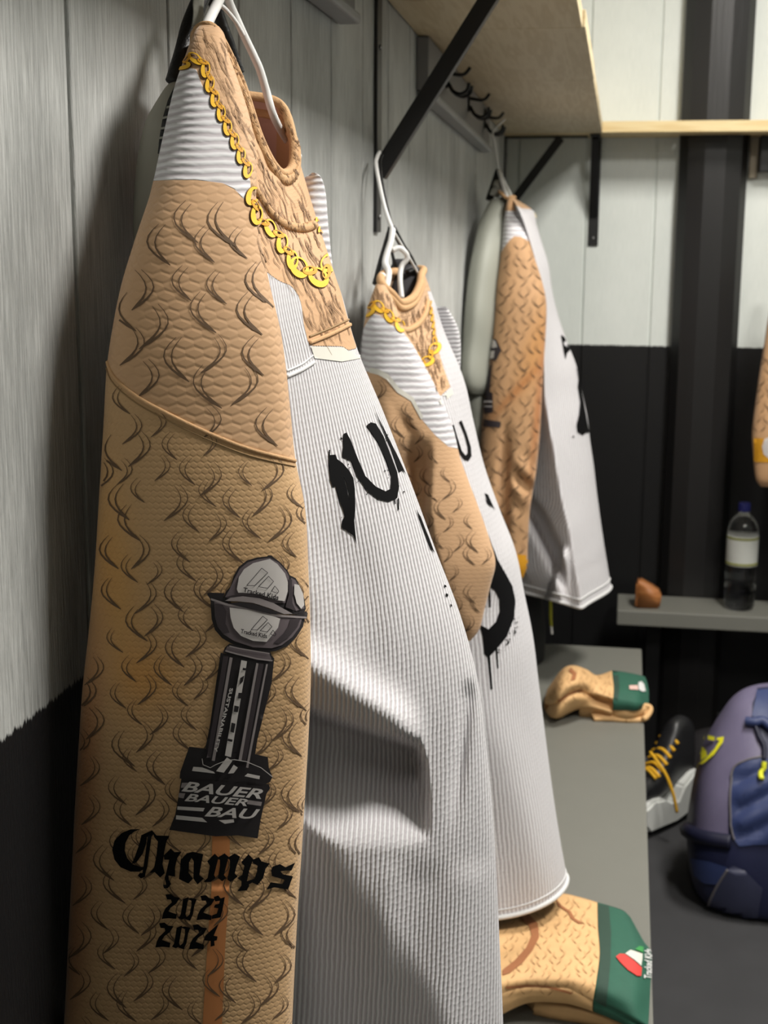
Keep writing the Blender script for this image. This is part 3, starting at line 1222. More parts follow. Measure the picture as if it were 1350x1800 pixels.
for c0, c1_ in (((270, 440), (320, 600)), ((300, 600), (400, 720)), ((480, 600), (560, 720)), ((275, 840), (330, 900)), ((500, 400), (470, 480))):
    for q in range(9):
        t_ = rr.random()
        x = c0[0] + (c1_[0] - c0[0]) * t_ + rr.uniform(-18, 12)
        y = c0[1] + (c1_[1] - c0[1]) * t_ + rr.uniform(-14, 14)
        e = rr.uniform(1.5, 4.5)
        letters.append([(x - e, y), (x, y - e), (x + e, y), (x, y + e * 1.3)])
decal('lettering', [Z4(l) for l in letters], [bv_b1], .0008, M_ink, J1, step=7, label='black dripping brush letters')

# trophy print on the sleeve
TA = lambda L: [(320 + x / 5.625, 960 + y / 5.625) for x, y in L]
TB = lambda L: [(280 + x / 5.625, 1260 + y / 5.625) for x, y in L]
g_ = {}
for nm, c in dict(k=(26, 21, 24), d=(52, 44, 48), m=(98, 88, 92), g=(142, 134, 134), l=(198, 193, 190)).items():
    g_[nm] = plain('trophy_ink_' + nm, c, .7, .06, 60)
layers = [
    ('k', .0010, [TA([(403, 525), (440, 437), (478, 398), (508, 298), (556, 206), (638, 140), (738, 110), (835, 100), (850, 88), (880, 90), (905, 112), (962, 155), (1034, 238), (1058, 286), (1114, 316), (1156, 398), (1196, 520),
                      (1210, 620), (1190, 668), (1060, 676), (900, 600), (760, 555), (600, 540), (430, 550)]),
                  TA([(246, 468), (270, 456), (420, 462), (405, 520), (430, 545), (640, 600), (860, 655), (1050, 690), (1190, 662), (1205, 640), (1228, 662), (1223, 698), (1203, 705), (1183, 794), (1124, 895), (1033, 986),
                      (922, 1036), (800, 1042), (640, 1016), (498, 966), (396, 906), (326, 824), (295, 722), (286, 600), (281, 522)]),
                  TA([(468, 960), (560, 985), (870, 1040), (884, 1080), (910, 1108), (893, 1150), (740, 1136), (540, 1086), (405, 1050), (424, 1000)]),
                  [(388, 1147), (481, 1160), (477, 1200), (462, 1260), (452, 1300), (445, 1345), (400, 1345), (357, 1338), (361, 1318), (370, 1270), (380, 1200)],
                  TB([(300, 290), (450, 310), (600, 330), (800, 345), (930, 362), (1070, 392), (1080, 500), (1115, 590), (1090, 640), (1000, 680), (600, 660), (205, 605), (212, 540)]),
                  TB([(225, 590), (1080, 660), (1092, 700), (1055, 760), (1000, 1010), (970, 1197), (780, 1166), (560, 1176), (103, 1112), (163, 960), (198, 760)])]),
    ('m', .0015, [TA([(425, 500), (470, 420), (520, 310), (570, 220), (645, 158), (740, 128), (860, 112), (950, 162), (1020, 245), (1045, 300), (1040, 440), (1010, 560), (900, 560), (760, 500), (600, 485), (470, 500)]),
                  TA([(1065, 310), (1105, 335), (1145, 410), (1180, 520), (1190, 615), (1110, 640), (1070, 560), (1060, 430)]),
                  TA([(320, 545), (640, 620), (1000, 700), (1170, 712), (1145, 800), (1078, 896), (980, 975), (880, 1005), (700, 995), (520, 935), (412, 868), (352, 790), (326, 690)]),
                  TA([(450, 985), (560, 1005), (860, 1062), (880, 1110), (870, 1135), (740, 1118), (540, 1068), (425, 1036)])]),
    ('d', .0019, [TA([(326, 560), (400, 575), (440, 640), (430, 760), (470, 850), (412, 860), (356, 785), (332, 690)]), TA([(1060, 715), (1150, 715), (1120, 800), (1040, 900), (950, 960), (900, 950), (1000, 850), (1040, 780)]),
                  TA([(1040, 320), (1070, 330), (1075, 560), (1110, 640), (1010, 600), (1040, 480)]), TA([(425, 500), (500, 480), (600, 480), (760, 500), (860, 530), (800, 540), (600, 500), (470, 515)]),
                  [(393, 1152), (402, 1153), (372, 1330), (364, 1330)], [(455, 1165), (463, 1166), (432, 1338), (424, 1336)]]),
    ('l', .0023, [TA([(540, 420), (560, 300), (610, 222), (700, 162), (860, 122), (930, 172), (1000, 262), (1030, 352), (1030, 440), (1000, 540), (930, 530), (760, 470), (600, 455), (555, 455)]),
                  TA([(1090, 372), (1130, 382), (1168, 470), (1178, 580), (1150, 618), (1110, 560), (1088, 470)]),
                  TA([(470, 600), (640, 622), (900, 690), (960, 712), (940, 800), (880, 880), (830, 940), (700, 930), (580, 880), (510, 800), (480, 700)]),
                  [(424, 1159), (434, 1161), (406, 1329), (395.6, 1326)],
                  TB([(670, 390), (722, 425), (640, 540), (565, 525)]), TB([(735, 462), (775, 490), (735, 545), (680, 550)]), TB([(345, 482), (430, 488), (540, 530), (555, 548), (332, 522)]), TB([(870, 548), (990, 572), (985, 605), (840, 575)]),
                  TB([(178, 960), (430, 985), (480, 1030), (175, 1000)]), TB([(190, 872), (455, 888), (440, 922), (188, 905)]), TB([(590, 1010), (735, 1000), (740, 1030), (650, 1045)])]),
    ('g', .0021, [TA([(425, 535), (480, 505), (600, 490), (760, 510), (900, 560), (1075, 665), (1000, 668), (850, 606), (700, 556), (560, 540)]),
                  TA([(290, 508), (430, 556), (860, 664), (1200, 696), (1200, 714), (860, 686), (430, 578), (290, 528)]),
                  TA([(430, 1020), (540, 1052), (740, 1100), (890, 1120), (886, 1132), (740, 1114), (540, 1066), (428, 1034)]), TA([(470, 975), (560, 998), (860, 1050), (860, 1060), (560, 1010), (466, 988)]),
                  [(404, 1154), (409, 1155), (378, 1336), (373, 1335)], [(450, 1164), (454, 1165), (424, 1336), (419, 1335)], [(467, 1166), (470, 1166), (436, 1348), (432, 1347)],
                  TB([(232, 640), (300, 640), (290, 690), (222, 690)]), TB([(205, 740), (265, 745), (250, 795), (200, 785)]), TB([(870, 810), (1010, 830), (1000, 870), (865, 850)])]),
    ('k', .0027, [TA([(450, 562), (560, 545), (700, 560), (850, 612), (1000, 672), (800, 650), (640, 602)]),
                  [(427, 1172), (432, 1173), (431, 1177), (426, 1176)], [(422, 1190), (429, 1186), (427, 1196), (421, 1202)], [(419, 1216), (426, 1216), (424, 1226), (418, 1226)],
                  [(412, 1238), (420, 1240), (418, 1250), (411, 1249)], [(407, 1268), (414, 1270), (411, 1286), (405, 1284)], [(401, 1296), (409, 1298), (408, 1302), (400, 1300)]])]


def outline(poly, wd):
    P = np.array(poly + [poly[0]], float)
    out = []
    for a, b_ in zip(P[:-1], P[1:]):
        out.append(strip([a, (a + b_) / 2, b_], [wd] * 3))
    return out


for col, off, polys in layers:
    decal('trophy_print', polys, [bv_s1], off, g_[col], J1, step=7)
lines = []
for S_, ox, oy in ((1.0, 0, 0), (.78, 100, 535)):
    for q in ([(780, 212), (838, 258), (712, 385), (636, 382)], [(845, 292), (893, 345), (836, 412), (748, 395)], [(905, 388), (943, 440), (930, 462), (876, 440)]):
        lines += outline([(a, b_) for a, b_ in TA([((x - 600) * S_ + 505 + 95 * S_ + ox * .72, (y - 212) * S_ + 212 + oy * .885) for x, y in q])], 1.0)
lines.append(strip(TB([(430, 400), (440, 460), (510, 490), (560, 460), (660, 420), (740, 410), (860, 430), (1000, 490), (1110, 580)]), [1.2] * 9))
tx = [text_tris('Tracked Kids', TA([(606, 400), (945, 480), (938, 530), (600, 445)])), text_tris('Tracked Kids', TA([(582, 810), (835, 862), (832, 905), (578, 852)]))]
decal('trophy_print', [], [bv_s1], .0028, g_['k'], J1, step=10, tris=lines[:-1] + tx)
bt = [text_tris('BAUER', TB([(262, 622), (1030, 702), (1000, 800), (228, 722)]), .25), text_tris('BAUER', TB([(285, 742), (880, 800), (862, 870), (258, 818)]), .25),
      text_tris('BAU', TB([(490, 872), (990, 900), (968, 1000), (452, 970)]), .25)]
bt.append(text_tris('SUSTAINABILITY', [(404, 1208), (410, 1208), (382, 1320), (376, 1319)][1:2] + [(382, 1320), (376, 1319), (404, 1208)]))
decal('trophy_print', [], [bv_s1], .0026, g_['l'], J1, step=10, tris=bt + lines[-1:])

# blackletter lettering
ZC = lambda L: [(180 + x / 3.75, 1430 + y / 3.75) for x, y in L]
two = [(420, 530), (455, 525), (480, 545), (515, 550), (490, 590), (455, 615), (440, 640), (495, 660), (490, 690), (440, 685), (395, 690), (405, 650), (420, 620), (462, 580), (455, 562), (430, 562)]
zero = [[(535, 560), (572, 545), (562, 600), (552, 660), (560, 680), (530, 695), (505, 685), (520, 660), (530, 600)], [(560, 556), (590, 552), (625, 560), (610, 600), (600, 660), (582, 702), (545, 690), (578, 660), (590, 600), (590, 570)]]
sh_ = lambda L, dx, dy: [(x + dx, y + dy) for x, y in L]
three = [(735, 545), (765, 535), (780, 555), (808, 545), (800, 590), (790, 640), (780, 680), (720, 690), (725, 665), (755, 655), (765, 620), (735, 615), (745, 595), (770, 590), (775, 570), (745, 575)]
four = [(768, 720), (735, 800), (760, 805), (755, 830), (738, 835), (742, 865), (715, 872), (715, 835), (672, 830), (680, 800), (745, 740)]
champs = [
    [(255, 98), (190, 100), (130, 125), (85, 175), (70, 235), (85, 300), (125, 350), (190, 378), (250, 378), (300, 348), (255, 347), (205, 330), (168, 290), (152, 240), (157, 190), (182, 140), (215, 115)],
    [(262, 138), (300, 126), (294, 190), (272, 258), (228, 318), (198, 328), (222, 270), (245, 205)],
    [(258, 140), (332, 106), (348, 124), (328, 150), (308, 290), (300, 350), (290, 380), (285, 412), (258, 424), (238, 405), (250, 388), (268, 388), (282, 300), (303, 150)],
    [(335, 112), (362, 140), (446, 143), (426, 180), (412, 250), (400, 330), (416, 388), (385, 417), (350, 382), (316, 387), (345, 355), (362, 260), (370, 180), (345, 150)],
    [(408, 272), (455, 226), (480, 250), (525, 248), (497, 290), (483, 350), (483, 412), (440, 404), (442, 432), (457, 460), (436, 487), (410, 488), (403, 465), (425, 465), (414, 420), (424, 390), (444, 300), (412, 300)],
    [(520, 300), (560, 258), (600, 247), (667, 263), (652, 340), (642, 400), (670, 425), (630, 462), (603, 425), (605, 310), (590, 288), (575, 318), (572, 385), (600, 425), (570, 457), (508, 427), (516, 360)],
    [(693, 310), (742, 260), (767, 285), (752, 340), (738, 400), (748, 420), (715, 447), (668, 447), (695, 420), (710, 340)],
    [(750, 292), (806, 258), (832, 280), (817, 340), (802, 400), (817, 420), (790, 442), (763, 420), (776, 340), (776, 300)],
    [(820, 290), (872, 258), (907, 280), (887, 330), (872, 390), (892, 410), (845, 447), (823, 430), (840, 350), (840, 300)],
    [(913, 317), (962, 263), (992, 295), (967, 370), (952, 440), (967, 470), (950, 502), (888, 507), (915, 470), (915, 440), (888, 420), (920, 400), (935, 340)],
    [(985, 300), (1030, 283), (1046, 310), (1100, 325), (1072, 360), (1057, 420), (1020, 467), (985, 450), (950, 472), (940, 445), (1000, 425), (1015, 380), (1020, 340), (990, 322)],
    [(1118, 345), (1165, 328), (1200, 350), (1262, 320), (1237, 372), (1200, 372), (1170, 377), (1180, 395), (1247, 410), (1232, 450), (1217, 497), (1130, 482), (1078, 497), (1105, 448), (1150, 455), (1180, 460), (1195, 432),
     (1113, 407), (1108, 370)],
    two] + zero + [sh_(two, 228, 8), three, sh_(two, -42, 188)] + [sh_(z_, -42, 188) for z_ in zero] + [sh_(two, 178, 200), four]
decal('lettering', [ZC(l) for l in champs], [bv_s1], .0012, M_ink, J1, step=7, label='black blackletter words Champs 2023 2024')
M_orange = plain('orange_print', (190, 124, 72), .8, .1, 40)
decal('stripe_print', [[(373, 1468), (404, 1470), (403, 1560), (396, 1660), (390, 1805), (384, 2080), (346, 2080), (356, 1805), (366, 1640), (372, 1560)]], [bv_s1], .0003, M_orange, J1, step=8)

# ---------------------------------------------------------------- second jersey
J2 = thing('jersey', 'second hockey jersey hanging from the black bracket, bent tan sleeve over black logo', 'jersey', 'printed hockey jerseys on hangers')
M_body2 = fabric('jersey_body_knit_second', 'u', .0060, hex_h=.25, rib_h=.8, dist=.0018, hexs=(.012, .0136))
M_sleeve2 = fabric('jersey_sleeve_knit_second', 'v', .0080, hexs=(.0106, .0112), hex_h=.10, rib_h=.6, dist=.0016)
rows = [(500, 661, 677, 1.62, 1.62, .010), (520, 653, 688, 1.615, 1.62, .02), (545, 646, 698, 1.605, 1.615, .03), (575, 641, 707, 1.595, 1.61, .036), (610, 637, 726, 1.59, 1.615, .04),
        (650, 636, 746, 1.585, 1.62, .045), (700, 640, 770, 1.58, 1.625, .045), (750, 648, 790, 1.58, 1.63, .045), (800, 660, 801, 1.575, 1.63, .045), (850, 675, 819, 1.57, 1.63, .043),
        (900, 695, 838, 1.57, 1.63, .042), (950, 715, 855, 1.57, 1.63, .04), (985, 728, 863, 1.57, 1.63, .038), (1020, 745, 853, 1.575, 1.63, .036), (1060, 768, 840, 1.58, 1.63, .03),
        (1100, 795, 827, 1.59, 1.625, .022), (1125, 812, 819, 1.60, 1.61, .008)]
G = sleeve_rows(rows, 12, 110, 2.4)
pp = proj(G)
X, Yp = pp[..., 0], pp[..., 1]
cx = np.interp(Yp, [700, 770, 840, 900, 960, 1050, 1115], [700, 762, 759, 756, 765, 790, 816])
dn = .045 * sstep(cx - X, -3, 16) * sstep(Yp, 760, 830) * (1 - .6 * sstep(cx - X, 20, 90))
dn = dn + .008 * np.sin((X - Yp * .2) / 11.0) * sstep(cx - X, 10, 30) * sstep(Yp, 690, 760) + .006 * np.sin((X * .9 + Yp * .5) / 17.0) * (1 - sstep(Yp, 660, 720))
fr2 = np.zeros(G.shape[:2])
fr2[:, :58] = 1.0
G = push(G, dn * fr2)
G = wrinkle(G, .003, 30, 8)
wp = [(600, 640), (649, 654), (667, 658), (681, 666), (700, 689), (724, 705), (742, 738), (765, 765), (788, 785), (812, 790), (800, 740), (775, 690), (745, 640), (728, 610), (712, 588), (700, 577), (684, 570), (668, 554), (655, 552), (640, 575), (600, 600)]
tan = -sdf_poly(pp, wp)
s2, bv_s2 = grid_obj('sleeve', G, M_sleeve2, J2, True, {'tan': tan, 'tint': np.ones(G.shape[:2] + (3,))}, label='bent tan fur-print sleeve with white shoulder', cap_top=True)
tabN = [(480, 670), (540, 690), (600, 715), (700, 755), (800, 785), (900, 815), (1000, 828), (1100, 812), (1200, 822), (1400, 842), (1560, 858), (1700, 868)]
tabK = [(480, 705), (540, 722), (600, 748), (700, 788), (800, 820), (900, 852), (1000, 878), (1100, 885), (1200, 897), (1400, 915), (1560, 935), (1700, 945)]
tabS = [(480, 747), (535, 756), (573, 774), (600, 788), (638, 804), (669, 817), (735, 831), (800, 846), (850, 860), (900, 880), (960, 905), (1040, 921), (1110, 936), (1200, 947), (1280, 957), (1380, 970), (1460, 982),
        (1555, 999), (1700, 1012)]
ringA = [(0, at(671, 499, 1.63)), (.12, at(688, 516, 1.64)), (.25, at(705, 532, 1.665)), (.38, at(727, 522, 1.71)), (.45, at(738, 500, 1.745)), (.5, at(740, 485, 1.77)), (.57, w(.075, 1.80, 1.388)), (.68, w(.05, 1.79, 1.386)), (.80, w(.045, 1.68, 1.384))]
ringB = [(0, at(664, 548, 1.62)), (.12, at(686, 560, 1.63)), (.25, at(708, 580, 1.65)), (.38, at(732, 573, 1.70)), (.5, at(754, 540, 1.77)), (.57, w(.085, 1.87, 1.33)), (.68, w(.03, 1.89, 1.33)), (.80, w(.03, 1.70, 1.33)), (.92, w(.04, 1.66, 1.34))]
A = ring_loop(ringA, COUNTS)
B = ring_loop(ringB, COUNTS)
zh = at(975, 1566, 1.76)[2]
zs = np.concatenate([[1.285, 1.24], np.linspace(1.19, zh, 12)])
C = body_loops(zs, tabN, tabK, tabS, 1.665, 1.685, 1.80, .02, 2.05)
G = cr(np.concatenate([A[None], (A * .5 + B * .5)[None], B[None], C]), 12)
pp = proj(G)
X, Yp = pp[..., 0], pp[..., 1]
fm = np.zeros(G.shape[:2])
fm[:, :156] = 1
G = push(G, fm * (.006 * np.sin((X - Yp * .42) / 30.0) * sstep(Yp, 1150, 1330) + .003 * np.sin((X + Yp * .2) / 26.0) * sstep(Yp, 1050, 1200)))
# far sleeve and shoulder are white; tan yoke
tan_poly = [(600, 440), (770, 440), (754, 505), (764, 558), (770, 613), (780, 647), (792, 680), (769, 701), (755, 672), (742, 640), (724, 607), (711, 586), (690, 580), (640, 600)]
tan = np.where(fm > 0, sdf_poly(pp, tan_poly), np.where(G[..., 2] > 1.36, 3.0, -3.0))
b2_, bv_b2 = grid_obj('torso', G, M_body2, J2, True, {'tan': tan, 'tint': np.ones(G.shape[:2] + (3,)) * 1.02}, label='white ribbed body with tan yoke')
tube('neckband', A, .0052, M_tancol, J2, 12, True)
tube('neckband', (A * .8 + B * .2)[:COUNTS[0]], .0045, M_tancol, J2, 10)
seam('yoke_seam', [(690, 563), (700, 575), (713, 581), (733, 571), (746, 553), (751, 530)], [bv_b2], .0042, M_tancol, J2)
tube('hem', G[-1], .0035, M_whthread, J2, 8, True)
tube('hem', G[-4], .0012, M_whthread, J2, 6, True)
# far sleeve, hanging behind the body
FS = []
for z, xc, yc, a, b_ in ((1.335, .065, 1.90, .03, .02), (1.29, .068, 1.95, .04, .035), (1.2, .06, 2.0, .042, .05), (1.05, .058, 2.03, .042, .055), (.85, .06, 2.04, .042, .05), (.72, .06, 2.04, .04, .045)):
    th = np.arange(60) * 2 * math.pi / 60
    FS.append(np.stack([xc + a * np.cos(th), yc + b_ * np.sin(th), np.full(60, z)], 1))
G = cr(np.array(FS), 8)
tan = np.where(G[..., 2] > 1.17, -3.0, 3.0)
grid_obj('sleeve', G, M_sleeve2, J2, True, {'tan': tan, 'tint': np.ones(G.shape[:2] + (3,))}, cap_top=True)
fur('fur_print', [(650, 660), (690, 690), (725, 712), (745, 748), (790, 792), (826, 874), (860, 970), (840, 1060), (819, 1115), (760, 1000), (700, 850), (650, 700)], bv_s2, 31, 29, 35, M_fur, J2, 21, off=.001)
hairs('fur_print', [(660, 505), (690, 520), (705, 545), (735, 540), (752, 510), (762, 560), (768, 615), (790, 678), (768, 696), (742, 636), (722, 600), (706, 575), (680, 555), (650, 530)], [bv_s2, bv_b2], 120, 22, M_hair, J2, 6, direction=(.15, 1), width=1.2, off=.001)
chain_print([(648, 548), (655, 538), (668, 540), (680, 552), (692, 562), (703, 572)], 18, [bv_s2, bv_b2], J2, sq=.8)
chain_print([(729, 628), (740, 638), (752, 632), (762, 614), (765, 600)], 18, [bv_b2], J2, sq=.9)
chain_print([(755, 535), (758, 555), (763, 590)], 9, [bv_b2], J2, sq=.35)
l2 = [[(788, 402), (800, 395), (815, 450), (838, 520), (855, 542), (866, 532), (866, 500), (850, 440), (825, 382), (836, 375), (858, 430), (880, 500), (884, 545), (870, 567), (850, 562), (826, 532), (803, 470)],
      [(890, 770), (905, 790), (945, 870), (975, 950), (1010, 1040), (1050, 1110), (1077, 1160), (1092, 1230), (1086, 1310), (1052, 1400), (1002, 1460), (965, 1500), (945, 1480), (938, 1400), (925, 1350), (880, 1330), (900, 1300),
       (930, 1345), (965, 1365), (1000, 1330), (1018, 1280), (1015, 1220), (995, 1180), (965, 1160), (950, 1180), (930, 1250), (900, 1200), (860, 1150), (900, 1000), (940, 960)],
      [(960, 1480), (972, 1480), (985, 1650), (976, 1650)], [(998, 1450), (1007, 1450), (1013, 1550), (1007, 1550)], [(963, 1160), (973, 1160), (976, 1260), (968, 1260)], [(941, 1180), (950, 1180), (952, 1262), (946, 1262)],
      [(945, 720), (962, 728), (985, 780), (998, 802), (970, 772)], [(948, 740), (968, 765), (980, 790), (960, 770)]]
for q in range(34):
    t_ = rr.random()
    x = 1090 - 100 * t_ ** 2 + rr.uniform(-4, 22)
    y = 1300 + 190 * t_ + rr.uniform(-14, 14)
    e = rr.uniform(1.5, 5)
    l2.append([(x - e, y), (x, y - e), (x + e, y), (x, y + e)])
decal('lettering', [Z4(l) for l in l2], [bv_b2], .0012, M_ink, J2, step=7, label='black dripping logo and letters')
decal('sponsor_band', [[(770, 703), (792, 683), (796, 692), (774, 712)], [(651, 646), (668, 650), (683, 658), (701, 682), (726, 699), (743, 732), (740, 738), (722, 705), (698, 690), (680, 667), (666, 659), (650, 655)]], [bv_s2, bv_b2], .001, M_pale, J2)

# ---------------------------------------------------------------- third jersey
J3 = thing('jersey', 'third hockey jersey near the far corner, straight tan sleeve ending in a gold cuff', 'jersey', 'printed hockey jerseys on hangers')
M_sleeve3 = fabric('jersey_sleeve_knit_third', 'v', .010, hex_h=.1, rib_h=.3, dist=.0016, tan=(188, 148, 108))
M_body3 = fabric('jersey_body_knit_third', 'u', .0095, hex_h=.25, rib_h=.5, dist=.0016)
rows = [(347, 894, 903, 3.0, 3.0, .008), (365, 889, 912, 2.98, 2.98, .02), (400, 884, 924, 2.96, 2.97, .03), (440, 881, 935, 2.94, 2.95, .04), (490, 874, 951, 2.92, 2.94, .045), (535, 870, 960, 2.91, 2.93, .05), (600, 864, 958, 2.9, 2.92, .05),
        (680, 853, 953, 2.89, 2.91, .05), (760, 846, 949, 2.88, 2.9, .045), (830, 842, 942, 2.87, 2.89, .04), (890, 842, 932, 2.86, 2.88, .035), (950, 850, 928, 2.86, 2.88, .03), (990, 870, 926, 2.86, 2.88, .025), (1010, 890, 919, 2.86, 2.88, .015), (1021, 906, 913, 2.86, 2.88, .006)]
G = sleeve_rows(rows, 10, 90, 2.3)
pp = proj(G)
X, Yp = pp[..., 0], pp[..., 1]
fr3 = np.zeros(G.shape[:2])
fr3[:, :46] = 1
G = push(G, fr3 * (.028 * np.exp(-((X - 888 + (Yp - 800) * .03) / 9) ** 2) * sstep(Yp, 720, 830) + .015 * np.sin((X - Yp) / 9.0) * np.exp(-((Yp - 850) / 35) ** 2) * sstep(X, 895, 910)))
G = wrinkle(G, .004, 22, 4)
tan = -sdf_poly(pp, [(860, 330), (905, 345), (925, 375), (935, 425), (928, 423), (916, 416), (904, 415), (894, 424), (884, 438), (870, 460)])
tan = np.where(Yp < 372, 2.0, tan)
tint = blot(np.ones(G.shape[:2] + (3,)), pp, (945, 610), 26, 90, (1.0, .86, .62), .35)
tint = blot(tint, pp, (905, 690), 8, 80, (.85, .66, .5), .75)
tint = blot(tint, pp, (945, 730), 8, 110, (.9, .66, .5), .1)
s3, bv_s3 = grid_obj('sleeve', G, M_sleeve3, J3, True, {'tan': tan, 'tint': tint}, label='straight tan fur-print sleeve', cap_top=True)
tabN = [(340, 893), (400, 900), (500, 915), (700, 915), (900, 910), (1000, 920), (1050, 950), (1200, 960)]
tabK = [(340, 900), (400, 926), (450, 940), (500, 952), (600, 957), (684, 959), (715, 960), (782, 973), (871, 987), (938, 1003), (1007, 1013), (1040, 1020), (1200, 1030)]
tabS = [(340, 903), (364, 913), (375, 924), (402, 942), (435, 955), (460, 963), (487, 967), (527, 973), (575, 987), (587, 991), (633, 1011), (684, 1022), (720, 1031), (760, 1035), (804, 1042), (882, 1051), (958, 1062), (1049, 1077), (1200, 1090)]


def body_corner(zs, tabN, tabK, tabS, yN, yK, yS, xb, yF):
    zN, xN = table(tabN, yN)
    zK, xK = table(tabK, yK)
    zS, xS = table(tabS, yS)
    out = []
    for z in zs:
        N = np.array([np.interp(z, zN, xN), yN])
        K = np.array([np.interp(z, zK, xK), yK])
        S = np.array([np.interp(z, zS, xS), yS])
        d = (S - CAM[:2]) / np.linalg.norm(S - CAM[:2])
        K1, K2 = K + (N - K) * .12, K + (S - K) * .12
        f = np.concatenate([bez(N, N * .66 + K1 * .34, N * .34 + K1 * .66, K1, 55), bez(K1, K, K, K2, 30), bez(K2, K2 * .6 + S * .4, S - d * .06, S, 65)])
        B1, B2 = np.array([xb, yF]), np.array([xb, yN + .05])
        xy = np.concatenate([f, bez(S, S + d * .04, np.array([xb + .06, yF]), B1, 40), bez(B1, B1 * .66 + B2 * .34, B1 * .34 + B2 * .66, B2, 24), bez(B2, B2 + [.02, 0], N * .7 + B2 * .3, N, 36)])
        out.append(np.concatenate([xy, np.full((len(xy), 1), z)], 1))
    return np.array(out)


zh = at(1040, 1052, 3.02)[2]
zs = np.concatenate([[1.50, 1.47, 1.43], np.linspace(1.38, zh, 14)])
C = body_corner(zs, tabN, tabK, tabS, 3.02, 2.93, 3.14, .085, 3.36)
ringA = [(0, at(892, 349, 3.0)), (.12, at(896, 347, 3.0)), (.25, at(900, 346, 3.02)), (.38, at(903, 347, 3.05)), (.5, at(904, 346, 3.10)), (.57, w(.068, 3.12, 1.533)), (.68, w(.060, 3.11, 1.533)), (.80, w(.060, 3.03, 1.533))]
A = ring_loop(ringA, COUNTS)
G = cr(np.concatenate([A[None], C]), 10)
pp = proj(G)
X, Yp = pp[..., 0], pp[..., 1]
fm = np.zeros(G.shape[:2])
fm[:, :160] = 1
G = push(G, fm * (.05 * np.exp(-((X - 950 - (Yp - 930) * .5) / 14) ** 2) * sstep(Yp, 860, 920) * (1 - sstep(X, 985, 1000)) - .05 * sstep((X - 963) - (1050 - Yp) * .28, -4, 8) * sstep(Yp, 955, 985) * (1 - sstep(X, 985, 1005))))
tan = np.where(G[..., 2] > 1.50, 3.0, -3.0)
b3_, bv_b3 = grid_obj('torso', G, M_body3, J3, True, {'tan': tan, 'tint': np.ones(G.shape[:2] + (3,))}, label='white body with black logo at the edge')
tube('neckband', A, .0035, M_tancol, J3, 10, True)
tube('hem', G[-1], .004, M_whthread, J3, 8, True)
tube('hem', G[-5], .0025, M_whthread, J3, 6, True)
FS = []
for z, xc, yc, a, b_ in ((1.49, .07, 3.24, .03, .02), (1.43, .09, 3.33, .045, .035), (1.3, .10, 3.38, .05, .05), (1.1, .10, 3.40, .05, .055), (.80, .10, 3.40, .045, .05), (.70, .10, 3.40, .04, .045)):
    th = np.arange(50) * 2 * math.pi / 50
    FS.append(np.stack([xc + a * np.cos(th), yc + b_ * np.sin(th), np.full(50, z)], 1))
G = cr(np.array(FS), 6)
grid_obj('sleeve', G, M_sleeve3, J3, True, {'tan': np.where(G[..., 2] > 1.35, -3.0, 3.0), 'tint': np.ones(G.shape[:2] + (3,))}, cap_top=True)
Z7 = lambda L: [(800 + x / 4.5, 560 + y / 4.5) for x, y in L]
fur('fur_print', [(884, 440), (904, 418), (930, 424), (955, 500), (958, 620), (948, 760), (930, 900), (926, 970), (900, 970), (845, 800), (866, 600)], bv_s3, 17, 16, 20, M_fur, J3, 31, off=.0015)
decal('cuff', [[(840, 972), (897, 973), (928, 976), (926, 995), (915, 1024), (880, 1024)]], [bv_s3], .0015, M_gold2, J3, step=6, label='gold cuff band')
decal('lettering', [Z7(l) for l in (
    [(833, 128), (860, 150), (905, 250), (895, 258), (880, 275), (868, 322), (858, 280), (845, 200)],
    [(938, 255), (962, 330), (985, 520), (1012, 660), (1055, 902), (1030, 903), (1005, 922), (962, 897), (955, 840), (975, 760), (985, 660), (965, 540), (972, 480), (950, 360)],
    [(925, 925), (938, 930), (935, 942), (926, 940)])], [bv_b3], .002, M_ink, J3, step=6, label='black logo edge')
decal('trophy_print', [Z7(l) for l in ([(255, 345), (298, 340), (278, 575), (240, 575)], [(238, 580), (262, 568), (300, 590), (302, 742), (213, 755)], [(232, 795), (362, 815), (356, 862), (226, 852)], [(285, 140), (330, 168), (368, 250), (330, 330), (262, 338), (270, 230)])], [bv_s3], .0018, g_['d'], J3, step=6)
decal('trophy_print', [Z7(l) for l in ([(295, 155), (325, 180), (340, 225), (300, 235), (285, 200)], [(275, 262), (318, 255), (312, 310), (270, 325)], [(236, 650), (298, 650), (297, 664), (234, 664)], [(232, 690), (298, 690), (297, 700), (230, 700)])], [bv_s3], .0026, g_['l'], J3, step=6)

# ---------------------------------------------------------------- fourth jersey at the right edge
J4 = thing('jersey', 'tan fur-print jersey sleeve with gold emblem cuff at the right picture edge', 'jersey', 'printed hockey jerseys on hangers')
rows = [(470, 1372, 1392, 3.66, 3.66, .012), (520, 1358, 1400, 3.64, 3.64, .03), (560, 1350, 1404, 3.62, 3.62, .035), (600, 1344, 1408, 3.6, 3.6, .04), (650, 1336, 1408, 3.58, 3.58, .04), (700, 1329, 1405, 3.57, 3.57, .04), (760, 1322, 1398, 3.56, 3.56, .035),
        (800, 1324, 1390, 3.56, 3.56, .03), (840, 1328, 1376, 3.56, 3.56, .022), (855, 1337, 1362, 3.56, 3.56, .008)]
G = wrinkle(sleeve_rows(rows, 8, 70, 2.3), .004, 22, 9)
s4, bv_s4 = grid_obj('sleeve', G, M_sleeve3, J4, True, {'tan': np.full(G.shape[:2], 3.0), 'tint': np.ones(G.shape[:2] + (3,))}, cap_top=True)
